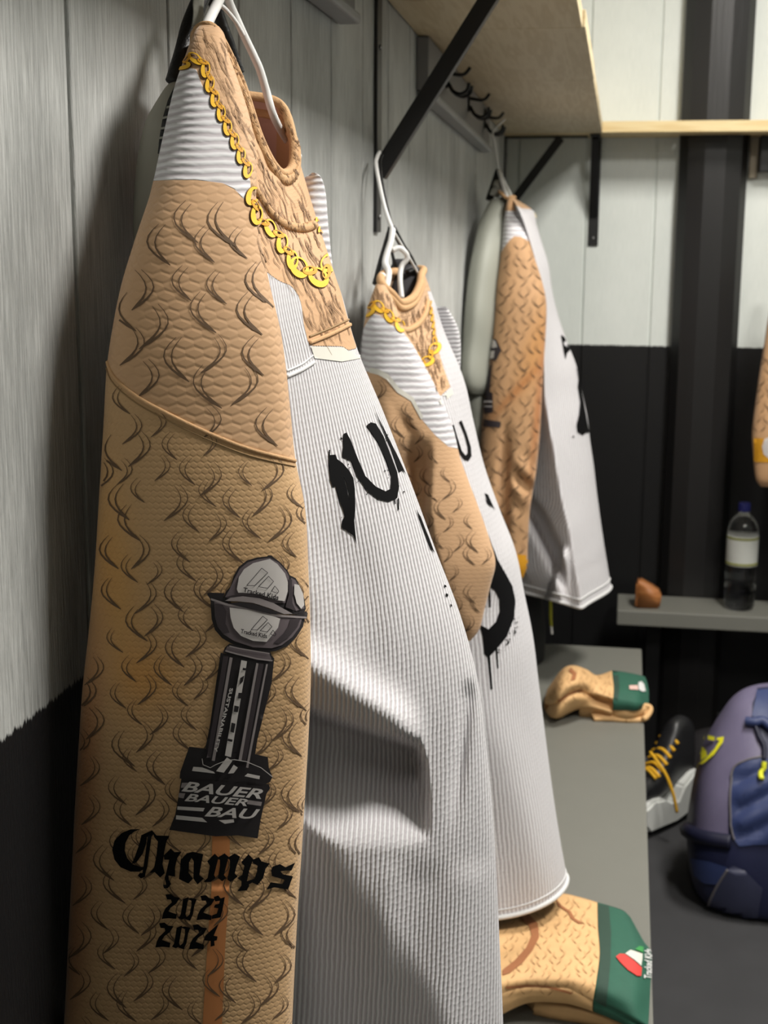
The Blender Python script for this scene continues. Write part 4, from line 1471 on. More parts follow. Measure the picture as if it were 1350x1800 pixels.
decal('cuff', [[(1300, 768), (1330, 770), (1420, 776), (1420, 815), (1330, 812), (1300, 800)]], [bv_s4], .0015, M_gold2, J4, step=6, label='gold cuff band')
decal('emblem_print', [[(1344, 772), (1352, 768), (1362, 772), (1362, 800), (1352, 806), (1343, 798), (1340, 785)]], [bv_s4], .0025, g_['l'], J4, step=6)
fur('fur_print', [(1340, 610), (1400, 610), (1400, 760), (1325, 760)], bv_s4, 15, 14, 17, M_fur, J4, 41, off=.0015)
FS = []
for z, xc, yc, a, b_ in ((1.50, .98, 3.74, .06, .03), (1.47, .98, 3.73, .14, .05), (1.42, .98, 3.72, .19, .07), (1.3, .98, 3.70, .20, .085), (1.1, .98, 3.69, .205, .095), (.8, .98, 3.69, .21, .095), (.66, .98, 3.69, .21, .095)):
    th = np.arange(80) * 2 * math.pi / 80
    FS.append(np.stack([xc + a * np.cos(th), yc + b_ * np.sin(th), np.full(80, z)], 1))
G = cr(np.array(FS), 8)
grid_obj('torso', G, M_body3, J4, True, {'tan': np.where(G[..., 2] > 1.38, 3.0, -3.0), 'tint': np.ones(G.shape[:2] + (3,))})
tube('neckband', G[0], .007, M_tancol, J4, 8, True)

# ================================================================== hangers and the gear behind the jerseys
M_white = plain('white_plastic', (226, 226, 224), .35, .04, 30)
M_blackp = plain('black_plastic', (18, 18, 19), .45, .15, 60, bump=.3, bscale=400)
M_padgrey = plain('grey_pad_shell', (150, 148, 136), .6, .06, 30)
M_dark = plain('dark_grey_lining', (58, 57, 60), .8, .2, 60, bump=.2)
M_strapg = plain('grey_webbing', (150, 150, 140), .7, .08, 90, bump=.3)


def ptube(name, pts, r, mat, parent, k=10, n=8, flat=1.0, flat_dir=None):
    return tube(name, cr([at(*p) for p in pts], n), r, mat, parent, k, flat=flat, flat_dir=flat_dir)


h = thing('clothes_hanger', 'white plastic hanger inside the nearest jersey neck', 'hanger', 'white plastic hangers')
ptube('arm', [(394, -22, .955), (384, 2, .94), (372, 26, .92), (361, 50, .905), (345, 90, .895), (315, 200, .875)], .0036, M_white, h)
ptube('arm', [(394, -22, .955), (405, 8, .965), (427, 58, .975), (446, 98, .982), (457, 123, .986), (468, 160, .99), (481, 204, .995), (500, 240, 1.03), (525, 275, 1.08)], .0029, M_white, h)
ptube('inner_rib', [(386, 8, .95), (398, 18, .955), (414, 38, .965), (428, 62, .974)], .0016, M_white, h)
tube('hook', cr([at(394, -22, .955), at(396, -60, .955), (.05, .955, 1.675), (.056, .957, 1.700), (.062, .96, 1.708), (.070, .962, 1.698)], 8), .0022, M_white, h)
h = thing('clothes_hanger', 'black ribbed hanger behind the nearest jersey shoulder', 'hanger', 'black hangers')
ptube('arm', [(366, -30, .985), (350, 5, .97), (334, 46, .955), (321, 96, .94), (306, 146, .93)], .0062, M_blackp, h, flat=.7)
ptube('arm', [(366, -30, .985), (382, 20, .995), (397, 62, 1.0), (408, 95, 1.005), (420, 128, 1.01)], .0058, M_blackp, h, flat=.7)
tube('hook', cr([at(366, -30, .985), (.045, .985, 1.67), (.05, .975, 1.70), (.058, .97, 1.706), (.064, .968, 1.694)], 8), .002, M_hook, h)
sp = thing('shoulder_pad', 'light grey padded gear with black webbing behind the nearest jersey sleeve', 'shoulder pad')
G = sleeve_rows([(143, 310, 345, .935, .93, .004), (150, 300, 350, .93, .925, .009), (165, 290, 352, .925, .92, .012), (190, 275, 350, .92, .915, .014), (215, 262, 348, .915, .91, .015), (255, 253, 335, .91, .905, .016), (300, 247, 320, .905, .90, .016), (370, 244, 305, .90, .895, .016),
                 (430, 246, 290, .895, .89, .014), (480, 252, 280, .89, .885, .008)], 8, 60)
_, bvp = grid_obj('shell', G, M_padgrey, sp, True, cap_top=True)
decal('webbing', [[(310, 152), (322, 150), (318, 180), (306, 215), (298, 255), (290, 275), (279, 272), (283, 240), (288, 210), (297, 180)]], [bvp], .002, M_blackp, sp, step=6)
decal('webbing_stripe', [[(296, 192), (310, 189), (309, 193), (295, 196)], [(289, 210), (305, 206), (304, 210), (288, 214)], [(285, 228), (300, 225), (299, 229), (284, 232)], [(283, 244), (298, 242), (297, 246), (282, 248)]], [bvp], .003, M_strapg, sp, step=6)
ptube('strap', [(350, -6, .96), (348, 10, .955), (349, 28, .945), (347, 50, .93)], .0042, M_strapg, sp, flat=.3)

h = thing('clothes_hanger', 'white plastic hanger hooked on the black bracket above the second jersey', 'hanger', 'white plastic hangers')
tube('hook', cr([at(667, 268, 1.80), at(663, 276, 1.78), at(661, 290, 1.76), at(669, 334, 1.74), at(678, 371, 1.725), at(689, 402, 1.715)], 8), .0026, M_white, h)
ptube('arm', [(690, 404, 1.715), (687, 424, 1.70), (677, 460, 1.68), (683, 478, 1.665), (680, 500, 1.64), (668, 530, 1.63)], .0040, M_white, h)
ptube('arm', [(690, 404, 1.715), (701, 422, 1.73), (716, 447, 1.745), (731, 474, 1.77), (745, 500, 1.80)], .0016, M_white, h)
ptube('inner_rib', [(690, 440, 1.70), (702, 436, 1.705), (714, 446, 1.71), (715, 456, 1.712), (706, 468, 1.71), (703, 490, 1.70), (706, 524, 1.69)], .0034, M_white, h)
ptube('inner_rib', [(672, 483, 1.655), (669, 500, 1.645)], .0045, M_white, h)
h = thing('clothes_hanger', 'black hanger behind the second jersey collar', 'hanger', 'black hangers')
ptube('arm', [(690, 400, 1.735), (682, 428, 1.72), (672, 462, 1.70), (662, 500, 1.685)], .0058, M_blackp, h, flat=.8)
ptube('arm', [(690, 400, 1.735), (706, 430, 1.76), (720, 452, 1.78), (732, 478, 1.81)], .0048, M_blackp, h, flat=.8)
ptube('hook', [(690, 402, 1.735), (683, 372, 1.745), (672, 322, 1.765), (668, 285, 1.79), (672, 272, 1.80)], .0018, M_hook, h)
ig = thing('shoulder_pad', 'dark grey padded gear inside the second jersey neck', 'shoulder pad')
G = sleeve_rows([(455, 695, 720, 1.80, 1.80, .01), (470, 686, 736, 1.795, 1.80, .02), (490, 682, 739, 1.79, 1.80, .025), (520, 684, 737, 1.78, 1.79, .025), (560, 690, 735, 1.77, 1.78, .02), (600, 700, 735, 1.77, 1.78, .01)], 8, 50)
grid_obj('shell', G, M_dark, ig, True, cap_top=True)
ptube('strap', [(688, 440, 1.76), (693, 462, 1.76), (696, 480, 1.765)], .005, M_blackp, ig, flat=.4)
ptube('strap', [(716, 478, 1.765), (728, 474, 1.775), (735, 480, 1.79)], .005, M_blackp, ig, flat=.5)

h = thing('clothes_hanger', 'thin white hanger above the third jersey', 'hanger', 'white plastic hangers')
tube('hook', cr([(.064, 3.07, 1.688), at(867, 232, 3.05), at(870, 252, 3.05), at(877, 300, 3.06)], 8), .0026, M_white, h)
ptube('arm', [(877, 300, 3.06), (886, 320, 3.08), (900, 348, 3.1), (925, 400, 3.16)], .004, M_white, h)
ptube('arm', [(877, 300, 3.06), (884, 325, 3.04), (893, 350, 3.0)], .004, M_white, h)
h = thing('clothes_hanger', 'black hanger leaning behind the third jersey', 'hanger', 'black hangers')
ptube('arm', [(877, 300, 3.09), (870, 322, 3.08), (860, 352, 3.07)], .0085, M_blackp, h, flat=.7)
ptube('arm', [(877, 300, 3.09), (887, 325, 3.12), (898, 350, 3.15)], .006, M_blackp, h, flat=.7)
ptube('hook', [(877, 300, 3.09), (872, 262, 3.09), (868, 236, 3.07)], .002, M_hook, h)
M_shell = plain('pale_grey_green_shell', (146, 148, 138), .6, .06, 10)
gp = thing('padded_garment', 'pale grey padded garment hanging on the wall behind the third jersey', 'garment')
G = sleeve_rows([(350, 864, 893, 3.02, 3.03, .012), (366, 856, 896, 2.99, 3.02, .018), (395, 846, 892, 2.95, 3.0, .024), (430, 839, 888, 2.92, 2.98, .026), (490, 831, 884, 2.88, 2.97, .028), (578, 824, 874, 2.86, 2.95, .03), (640, 821, 868, 2.85, 2.94, .03), (676, 821, 858, 2.85, 2.92, .026), (692, 828, 850, 2.86, 2.9, .012)], 8, 60)
grid_obj('upper_sleeve', wrinkle(wrinkle(G, .012, 40, 2), .01, 22, 7), M_shell, gp, True, cap_top=True)
G = sleeve_rows([(684, 832, 848, 2.9, 2.92, .012), (700, 826, 850, 2.89, 2.93, .022), (730, 826, 850, 2.89, 2.93, .024), (765, 829, 848, 2.89, 2.93, .02), (790, 833, 845, 2.9, 2.92, .01)], 8, 50)
grid_obj('lower_sleeve', G, M_shell, gp, True, cap_top=True)
ptube('strap', [(868, 345, 3.05), (874, 330, 3.05), (880, 318, 3.06), (890, 335, 3.05), (895, 350, 3.04)], .011, M_strapg, gp, flat=.35)
ptube('buckle', [(880, 348, 3.03), (884, 362, 3.03), (883, 378, 3.03)], .008, M_dark, gp, flat=.5)
ptube('buckle', [(884, 364, 3.02), (886, 376, 3.02)], .004, M_white, gp, flat=.5)
pt = thing('hockey_pants', 'black padded pants hanging behind the third jersey down to the bench', 'pants')
G = sleeve_rows([(890, 890, 930, 3.09, 3.12, .03), (960, 880, 932, 3.06, 3.12, .02), (1010, 880, 942, 3.05, 3.13, .024), (1060, 880, 950, 3.04, 3.14, .024), (1110, 880, 955, 3.03, 3.14, .024), (1160, 880, 951, 3.02, 3.14, .024), (1190, 882, 946, 3.02, 3.14, .022)], 8, 70)
G[..., 2] = np.maximum(G[..., 2], .456)
grid_obj('leg', wrinkle(G, .008, 20, 5), plain('black_nylon', (15, 15, 17), .55, .2, 50, bump=.2), pt, True, cap_top=True)
M_lime = plain('lime_webbing', (196, 198, 62), .6, .1, 60)
st = thing('strap_tag', 'small yellow pull tag with a white tip hanging below the third jersey', 'tag')
ptube('tag', [(967, 1040, 3.02), (968, 1060, 3.02), (968, 1085, 3.02), (969, 1100, 3.02)], .0065, M_lime, st, flat=.35)
ptube('tip', [(969, 1100, 3.02), (970, 1114, 3.02)], .005, M_white, st, flat=.5)
gs = thing('strap_tag', 'bright green strap peeking out behind the third jersey shoulder', 'tag')
ptube('strap', [(930, 372, 3.3), (936, 384, 3.3), (940, 396, 3.3), (943, 412, 3.3)], .009, plain('green_webbing', (52, 128, 48), .7), gs, flat=.5)
ptube('tip', [(936, 376, 3.29), (940, 384, 3.29)], .006, plain('beige_knot', (190, 176, 140), .7), gs)

# ================================================================== things on the benches
def cloth_patch(ctrl, n=10):
    P = np.array([[onz(*c) for c in r] for r in ctrl])
    P = cr(P, n)
    P = np.swapaxes(cr(np.swapaxes(P, 0, 1), n), 0, 1)
    return P


def slab(name, P, mat, parent, zmin, thick=.03):
    """a folded piece of cloth: the given upper side and an underside that rests on the bench"""
    lowz = np.minimum(P[..., 2] - .008, np.maximum(zmin, P[..., 2] - thick))
    lowz = np.maximum(lowz, .4508)
    P = P.copy()
    P[..., 2] = np.maximum(P[..., 2], lowz + .004)
    Q = P.copy()
    Q[..., 2] = lowz
    c = P.reshape(-1, 3).mean(0)
    Q[..., :2] = c[:2] + (Q[..., :2] - c[:2]) * .985
    R_, Cc = P.shape[:2]
    V = np.concatenate([P.reshape(-1, 3), Q.reshape(-1, 3)])
    n = R_ * Cc
    fs = []
    for i in range(R_ - 1):
        for j in range(Cc - 1):
            a = i * Cc + j
            fs.append((a, a + 1, a + Cc + 1, a + Cc))
            fs.append((n + a, n + a + Cc, n + a + Cc + 1, n + a + 1))
    for i in range(R_ - 1):
        for j in (0, Cc - 1):
            a, b_ = i * Cc + j, (i + 1) * Cc + j
            fs.append((a, b_, n + b_, n + a))
    for j in range(Cc - 1):
        for i in (0, R_ - 1):
            a, b_ = i * Cc + j, i * Cc + j + 1
            fs.append((a, b_, n + b_, n + a))
    bm = bmesh.new()
    vs = [bm.verts.new(v) for v in V]
    for f in fs:
        bm.faces.new([vs[k_] for k_ in f])
    bmesh.ops.recalc_face_normals(bm, faces=bm.faces)
    bm.normal_update()
    bv = BVHTree.FromBMesh(bm)
    o = from_bm(name, bm, mat, parent, smooth=True)
    return o, bv


M_furcloth = plain('tan_fur_print_cloth', (214, 172, 120), .75, .16, 40, bump=.15)
M_green = plain('dark_green_knit', (36, 88, 70), .75, .1, 60, bump=.25, bscale=500)
M_green2 = plain('darker_green_band', (40, 66, 54), .75, .1, 60)
M_brownp = plain('brown_print', (156, 100, 62), .8, .12, 30)
M_red = plain('red_print', (206, 58, 52), .7, .06, 60)
M_grn = plain('bright_green_print', (58, 142, 74), .7, .06, 60)

gm = thing('folded_socks', 'folded tan fur-print socks with green cuff and red-white mark, nearest on the bench', 'socks', 'folded socks on the bench')
tanP = [[(860, 1600, .470), (930, 1572, .492), (985, 1570, .502), (1020, 1577, .502), (1050, 1586, .500)],
        [(862, 1640, .525), (940, 1618, .515), (990, 1618, .524), (1025, 1625, .524), (1051, 1632, .520)],
        [(866, 1680, .512), (940, 1662, .528), (995, 1670, .530), (1030, 1675, .527), (1054, 1676, .524)],
        [(870, 1720, .530), (945, 1712, .526), (1000, 1716, .526), (1030, 1722, .522), (1048, 1726, .519)],
        [(872, 1752, .512), (925, 1736, .512), (985, 1738, .510), (1020, 1746, .507), (1043, 1755, .503)],
        [(878, 1772, .488), (928, 1750, .494), (986, 1750, .494), (1020, 1757, .492), (1043, 1765, .490)]]
P = cloth_patch(tanP, 9)
_, bv_t = slab('leg', P, M_furcloth, gm, .478, .011)
grP = [[(1050, 1586, .500), (1072, 1592, .499), (1095, 1600, .494), (1108, 1612, .482)],
       [(1051, 1632, .520), (1080, 1634, .520), (1112, 1640, .512), (1130, 1652, .492)],
       [(1054, 1676, .524), (1085, 1680, .523), (1120, 1678, .516), (1145, 1678, .494)],
       [(1048, 1726, .519), (1080, 1736, .517), (1118, 1742, .511), (1143, 1740, .492)],
       [(1043, 1755, .503), (1078, 1768, .500), (1115, 1786, .494), (1140, 1798, .482)],
       [(1043, 1765, .490), (1078, 1779, .487), (1114, 1796, .482), (1139, 1806, .474)]]
P = cloth_patch(grP, 9)
_, bv_g = slab('cuff', P, M_green, gm, .462, .011)
decal('cuff_band', [[(1051, 1590), (1070, 1594), (1074, 1640), (1073, 1690), (1066, 1770), (1046, 1758), (1052, 1720), (1055, 1676), (1052, 1632)]], [bv_g], .0012, M_green2, gm, step=6)
low = [[(905, 1740, .458), (960, 1742, .462), (1020, 1752, .464), (1080, 1776, .462), (1120, 1796, .458)],
       [(938, 1758, .468), (970, 1760, .470), (1022, 1772, .470), (1070, 1788, .466), (1105, 1806, .462)],
       [(936, 1772, .460), (972, 1780, .460), (1022, 1788, .460), (1070, 1800, .458), (1105, 1815, .456)]]
slab('lower_layer', cloth_patch(low, 7), M_furcloth, gm, .4505)
ZS = lambda L: [(870 + x / 4.5, 1560 + y / 4.5) for x, y in L]
decal('logo_print', [ZS([(955, 555), (985, 532), (1025, 535), (1100, 590), (1155, 640), (1148, 705), (1120, 706), (1050, 660), (990, 600)])], [bv_g], .0018, M_red, gm, step=6)
decal('logo_print', [ZS([(1028, 530), (1070, 502), (1160, 530), (1158, 570), (1150, 625), (1100, 580)])], [bv_g], .0018, M_pale, gm, step=6)
decal('logo_print', [ZS([(1105, 495), (1135, 470), (1168, 475), (1165, 520)])], [bv_g], .0018, M_grn, gm, step=6)
decal('lettering', [], [bv_g], .0018, M_white, gm, step=6, tris=[text_tris('Tracked Kids', ZS([(1170, 720), (1176, 485), (1236, 500), (1232, 728)]))], label='white lettering up the green cuff')
decal('stripe_print', [ZS([(60, 150), (150, 150), (260, 210), (340, 290), (350, 400), (300, 500), (220, 600), (120, 680), (60, 700), (60, 660), (160, 580), (250, 480), (292, 380), (270, 310), (180, 230), (60, 190)]),
                       ZS([(480, 90), (530, 150), (600, 195), (630, 250), (700, 290), (660, 290), (600, 250), (580, 205), (500, 150)]), ZS([(80, 780), (250, 765), (420, 775), (620, 830), (600, 840), (420, 795), (250, 785), (90, 800)])], [bv_t], .0012, M_brownp, gm, step=6)
fur('fur_print', ZS([(60, 200), (200, 60), (420, 50), (800, 130), (810, 460), (780, 860), (500, 830), (80, 840)]), bv_t, 17, 12, 14, plain('light_hair_ink', (160, 122, 80), .8), gm, 51, off=.001)

gm2 = thing('folded_socks', 'folded tan fur-print socks with green cuff, crumpled bundle farther along the bench', 'socks', 'folded socks on the bench')
ZQ = lambda x, y, z: (880 + x / 4.5, 900 + y / 4.5, z)
tanP = [[ZQ(370, 1400, .47), ZQ(480, 1250, .51), ZQ(570, 1212, .525), ZQ(680, 1245, .515), ZQ(760, 1290, .50), ZQ(880, 1255, .505)],
        [ZQ(350, 1470, .475), ZQ(470, 1310, .54), ZQ(580, 1260, .55), ZQ(690, 1290, .535), ZQ(770, 1320, .515), ZQ(885, 1310, .515)],
        [ZQ(345, 1500, .47), ZQ(450, 1400, .53), ZQ(580, 1350, .545), ZQ(700, 1360, .53), ZQ(780, 1370, .52), ZQ(895, 1380, .515)],
        [ZQ(350, 1520, .462), ZQ(440, 1500, .505), ZQ(560, 1430, .52), ZQ(660, 1430, .51), ZQ(770, 1440, .51), ZQ(890, 1470, .505)],
        [ZQ(380, 1536, .455), ZQ(450, 1535, .475), ZQ(550, 1480, .495), ZQ(640, 1450, .495), ZQ(770, 1465, .495), ZQ(890, 1500, .49)]]
_, bv_t2 = slab('leg', cloth_patch(tanP, 8), M_furcloth, gm2, .452)
fur('fur_print', [(960, 1235), (985, 1180), (1010, 1172), (1035, 1182), (1075, 1184), (1076, 1228), (1030, 1225), (985, 1236)], bv_t2, 12, 9, 10, plain('light_hair_ink', (160, 122, 80), .8), gm2, 53, off=.001)
grP = [[ZQ(880, 1255, .505), ZQ(960, 1262, .505), ZQ(1060, 1280, .50), ZQ(1140, 1300, .485)],
       [ZQ(885, 1310, .515), ZQ(970, 1320, .515), ZQ(1080, 1335, .51), ZQ(1160, 1350, .49)],
       [ZQ(895, 1380, .515), ZQ(980, 1395, .515), ZQ(1090, 1410, .51), ZQ(1172, 1425, .49)],
       [ZQ(890, 1470, .505), ZQ(980, 1490, .50), ZQ(1090, 1510, .495), ZQ(1172, 1515, .48)]]
_, bv_g2 = slab('cuff', cloth_patch(grP, 8), M_green, gm2, .478)
for name_, L_ in (('fold_layer', [[ZQ(620, 1490, .482), ZQ(800, 1500, .486), ZQ(1000, 1530, .486), ZQ(1180, 1540, .48)], [ZQ(620, 1520, .478), ZQ(800, 1530, .480), ZQ(1000, 1560, .48), ZQ(1185, 1560, .474)]]),
                  ('fold_layer', [[ZQ(690, 1545, .462), ZQ(800, 1575, .464), ZQ(1000, 1600, .464), ZQ(1120, 1610, .46)], [ZQ(740, 1630, .458), ZQ(850, 1630, .458), ZQ(1000, 1640, .458), ZQ(1130, 1645, .456)]])):
    Lp = np.array([[onz(*q) for q in r_] for r_ in L_])
    Lp = np.swapaxes(cr(np.swapaxes(Lp, 0, 1), 6), 0, 1)
    slab(name_, np.concatenate([Lp[:1], (Lp[:1] + Lp[1:]) / 2 + [0, 0, .003], Lp[1:]]), M_furcloth, gm2, .4505)
tube('fold_edge', cr([onz(*ZQ(890, 1490, .486)), onz(*ZQ(1080, 1525, .484)), onz(*ZQ(1180, 1545, .476)), onz(*ZQ(1170, 1600, .465)), onz(*ZQ(1130, 1640, .459))], 6), .006, M_furcloth, gm2, 8)
ZR = lambda L: [(880 + x / 4.5, 900 + y / 4.5) for x, y in L]
decal('stripe_print', [ZR([(500, 1250), (560, 1240), (600, 1280), (590, 1330), (550, 1340), (570, 1290), (540, 1265)]), ZR([(450, 1490), (520, 1440), (640, 1400), (650, 1412), (540, 1455), (470, 1510)])], [bv_t2], .002, M_brownp, gm2, step=6)
decal('logo_print', [ZR([(1015, 1380), (1080, 1378), (1085, 1412), (1020, 1410)])], [bv_g2], .0025, plain('pink_print', (214, 178, 168), .7), gm2, step=6)
decal('lettering', [ZR([(1085, 1355), (1110, 1345), (1130, 1370), (1140, 1420), (1115, 1425), (1090, 1410)])], [bv_g2], .0025, M_white, gm2, step=6)
decal('cuff_band', [ZR([(884, 1258), (925, 1262), (935, 1320), (940, 1390), (930, 1482), (893, 1470), (896, 1380), (888, 1310)])], [bv_g2], .0015, M_green2, gm2, step=6)

# bottle of water
BX, BY = .675, 3.725
bo = thing('water_bottle', 'clear plastic water bottle with white label and blue cap on the far bench', 'bottle')


def clear(name, col, rough, ior, tr=1.0):
    t = NT(name)
    n = t.noise(30, 2)
    t.base(t.mix(n, col, col))
    t.rough(rough)
    t.b.inputs['Transmission Weight'].default_value = tr
    t.b.inputs['IOR'].default_value = ior
    return t.m


M_pet = clear('clear_plastic', (.96, .98, 1, 1), .04, 1.38, 1.0)
prof = [(.001, .004), (.030, .0), (.038, .004), (.041, .014), (.041, .07), (.0395, .075), (.041, .08), (.041, .115), (.0415, .12), (.0415, .205), (.041, .21), (.040, .222), (.035, .240), (.026, .253), (.016, .262), (.0135, .268), (.0135, .276)]
lathe('shell', prof, M_pet, (BX, BY, .4505), bo, 40)
lathe('label', [(.0419, .124), (.0421, .125), (.0421, .204), (.0419, .205)], plain('white_label', (206, 208, 202), .6, .05, 40), (BX, BY, .4505), bo, 40)
for z in (.126, .196):
    lathe('label_band', [(.0420, z), (.0424, z + .0005), (.0424, z + .006), (.0420, z + .0065)], plain('olive_print', (140, 142, 60), .6), (BX, BY, .4505), bo, 40)
lathe('cap', [(.001, .270), (.0158, .270), (.0160, .272), (.0160, .290), (.0150, .293), (.001, .2935)], plain('blue_cap_plastic', (52, 58, 150), .4), (BX, BY, .4505), bo, 24)

# wooden wedge block
wb = bmesh.new()
q = [(.395, .4505), (.462, .4505), (.466, .490), (.450, .503), (.405, .528), (.397, .522)]
for y in (3.665, 3.725):
    for x, z in q:
        wb.verts.new((x, y + (x - .40) * .12, z))
wb.verts.ensure_lookup_table()
wb.faces.new([wb.verts[i] for i in range(6)])
wb.faces.new([wb.verts[6 + i] for i in range(6)])
for i in range(6):
    j = (i + 1) % 6
    wb.faces.new([wb.verts[i], wb.verts[j], wb.verts[6 + j], wb.verts[6 + i]])
bmesh.ops.bevel(wb, geom=wb.edges[:], offset=.006, segments=3, affect='EDGES')
tag(from_bm('wooden_block', wb, wood('orange_wood', (178, 118, 68), (150, 92, 46), ax=0), smooth=True), 'small orange-brown wooden wedge block on the far bench', 'block')

# ================================================================== on the floor
# hockey bag
bg = thing('hockey_bag', 'big navy and purple hockey bag with yellow mark standing on the floor', 'bag')
M_navy = plain('navy_nylon', (30, 34, 62), .5, .15, 20, bump=.2, bscale=300)
M_purple = plain('purple_grey_nylon', (106, 100, 126), .45, .12, 10, bump=.2, bscale=300)
M_blue = plain('blue_nylon', (48, 60, 102), .5, .12, 20, bump=.15, bscale=300)
M_pipe = plain('grey_piping', (104, 100, 104), .5, .1, 40)
M_dnavy = plain('dark_navy_nylon', (20, 22, 46), .55, .15, 20, bump=.2)
lp = []
for z, x0, yf, e in ((.003, .560, 2.80, 4.0), (.02, .540, 2.782, 4.0), (.06, .527, 2.775, 4.0), (.12, .522, 2.775, 4.0), (.18, .526, 2.782, 3.8), (.26, .536, 2.80, 3.4), (.33, .553, 2.83, 3.0), (.39, .58, 2.865, 2.6), (.435, .61, 2.905, 2.4), (.458, .65, 2.95, 2.2), (.466, .72, 3.0, 2.0)):
    x1, yb = 1.14 - (x0 - .524) * 1.0, 3.13 - (yf - 2.775) * .4
    th = np.arange(96) * 2 * math.pi / 96
    c, s = np.cos(th), np.sin(th)
    c, s = np.sign(c) * np.abs(c) ** (2 / e), np.sign(s) * np.abs(s) ** (2 / e)
    lp.append(np.stack([(x0 + x1) / 2 + (x1 - x0) / 2 * c, (yf + yb) / 2 + (yb - yf) / 2 * s, np.full(96, z)], 1))
G = cr(np.array(lp), 8)
G = wrinkle(G, .007, 28, 12)
_p = proj(G)
G = push(G, .010 * np.sin((_p[..., 0] * .5 + _p[..., 1]) / 8.0) * sstep(_p[..., 0], 1285, 1305) * sstep(_p[..., 1], 1330, 1370) * (1 - sstep(_p[..., 1], 1460, 1490)) * (G[..., 1] < 2.95))
G[..., 2] = np.maximum(G[..., 2], .002)
ZB = lambda L: [(1100 + x / 5.4, 1180 + y / 5.4) for x, y in L]
t = NT('bag_nylon_panels')
_a = t.n('ShaderNodeAttribute', attribute_name='tan')
_n = t.noise(12, 3)
t.base(t.mix(t.smooth(_a.outputs['Fac'], -.6, .6), t.mix(_n, lin((26, 30, 56)), lin((34, 38, 70))), t.mix(_n, lin((96, 90, 116)), lin((116, 110, 136)))))
t.rough(.48)
t.bump(t.noise(300, 2), .2, .002)
purple = ZB([(1230, 0), (200, 0), (200, 1500), (620, 1500), (700, 1560), (800, 1640), (980, 1660), (970, 1400), (985, 1150), (1010, 930), (1100, 860), (1280, 810), (1330, 700), (1240, 540), (1160, 490), (1200, 430), (1200, 300), (1250, 200)])
ppb = proj(G)
side = sdf_poly(ppb, purple)
side = np.where(G[..., 1] > 3.0, np.where(G[..., 2] > .12, 3.0, -3.0), side)
_, bv_bag = grid_obj('body', G, t.m, bg, True, {'tan': side})
put('top', [tuple(v) for v in G[-1]], [tuple(range(96))], M_purple, bg)
decal('logo_print', [ZB([(770, 610), (860, 630), (860, 668), (760, 650)]), ZB([(880, 640), (945, 628), (935, 680), (850, 800), (770, 870), (690, 920), (700, 895), (780, 830), (860, 740), (905, 665), (880, 662)]),
                     ZB([(735, 705), (780, 760), (790, 810), (740, 850), (690, 870), (680, 840), (740, 800), (690, 800), (705, 750), (745, 750)])], [bv_bag], .005, plain('yellow_print', (232, 226, 40), .6), bg, step=6)
decal('front_panel', [ZB([(1290, 812), (1150, 850), (1030, 930), (1000, 1100), (1000, 1400), (1030, 1600), (1080, 1660), (1240, 1640), (1330, 1640), (1420, 1600), (1420, 900), (1350, 830)])], [bv_bag], .004, M_blue, bg, step=9)
decal('corner_panel', [[(1277, 1530), (1262, 1560), (1248, 1590), (1250, 1614), (1265, 1624), (1330, 1628), (1340, 1560), (1310, 1530), (1290, 1520)]], [bv_bag], .004, plain('slate_nylon', (52, 55, 78), .5), bg, step=9)
decal('pocket', [[(1216, 1508), (1250, 1514), (1280, 1524), (1262, 1554), (1240, 1552), (1222, 1538)]], [bv_bag], .004, M_blue, bg, step=9)
for nm, pts in (('piping', [(1290, 812), (1150, 848), (1030, 928), (1000, 1100), (1000, 1400), (1030, 1600)]),):
    seam(nm, ZB(pts), [bv_bag], .0025, M_pipe, bg, .004)
seam('piping', [(1280, 1528), (1262, 1556), (1247, 1590), (1249, 1614), (1270, 1627), (1320, 1632)], [bv_bag], .003, M_pipe, bg, .004)
seam('bottom_strap', [(1203, 1455), (1230, 1470), (1285, 1480)], [bv_bag], .018, M_dnavy, bg, .0)
decal('strap', [ZB([(1245, 205), (1300, 195), (1420, 195), (1420, 480), (1340, 480), (1245, 470), (1200, 440), (1230, 300)])], [bv_bag], .008, M_blue, bg, step=9)
seam('handle', ZB([(1150, 490), (1230, 500), (1300, 490), (1400, 560)]), [bv_bag], .011, M_blue, bg, .01)
seam('pull_cord', ZB([(1230, 530), (1270, 640), (1310, 720), (1310, 840)]), [bv_bag], .005, M_dnavy, bg, .008)
seam('zip_pull', ZB([(1305, 855), (1300, 940), (1295, 1045)]), [bv_bag], .006, plain('lime_zip_pull', (214, 216, 40), .5), bg, .012)

# ice skate
sk = thing('ice_skate', 'black ice skate with yellow laces and white blade holder beside the bench end', 'skate')
M_boot = plain('black_boot_leather', (28, 28, 30), .4, .2, 30)
M_lace = plain('yellow_lace', (226, 172, 30), .7, .1, 60)
M_hold = plain('white_holder_plastic', (216, 218, 214), .4, .06, 30)
toe, heel = np.array([.400, 3.19]), np.array([.55, 3.40])
ax = (heel - toe) / np.linalg.norm(heel - toe)
sd_ = np.array([-ax[1], ax[0]])


def sk3(a, b_, z):
    p = toe + ax * a + sd_ * b_
    return np.array([p[0], p[1], z])


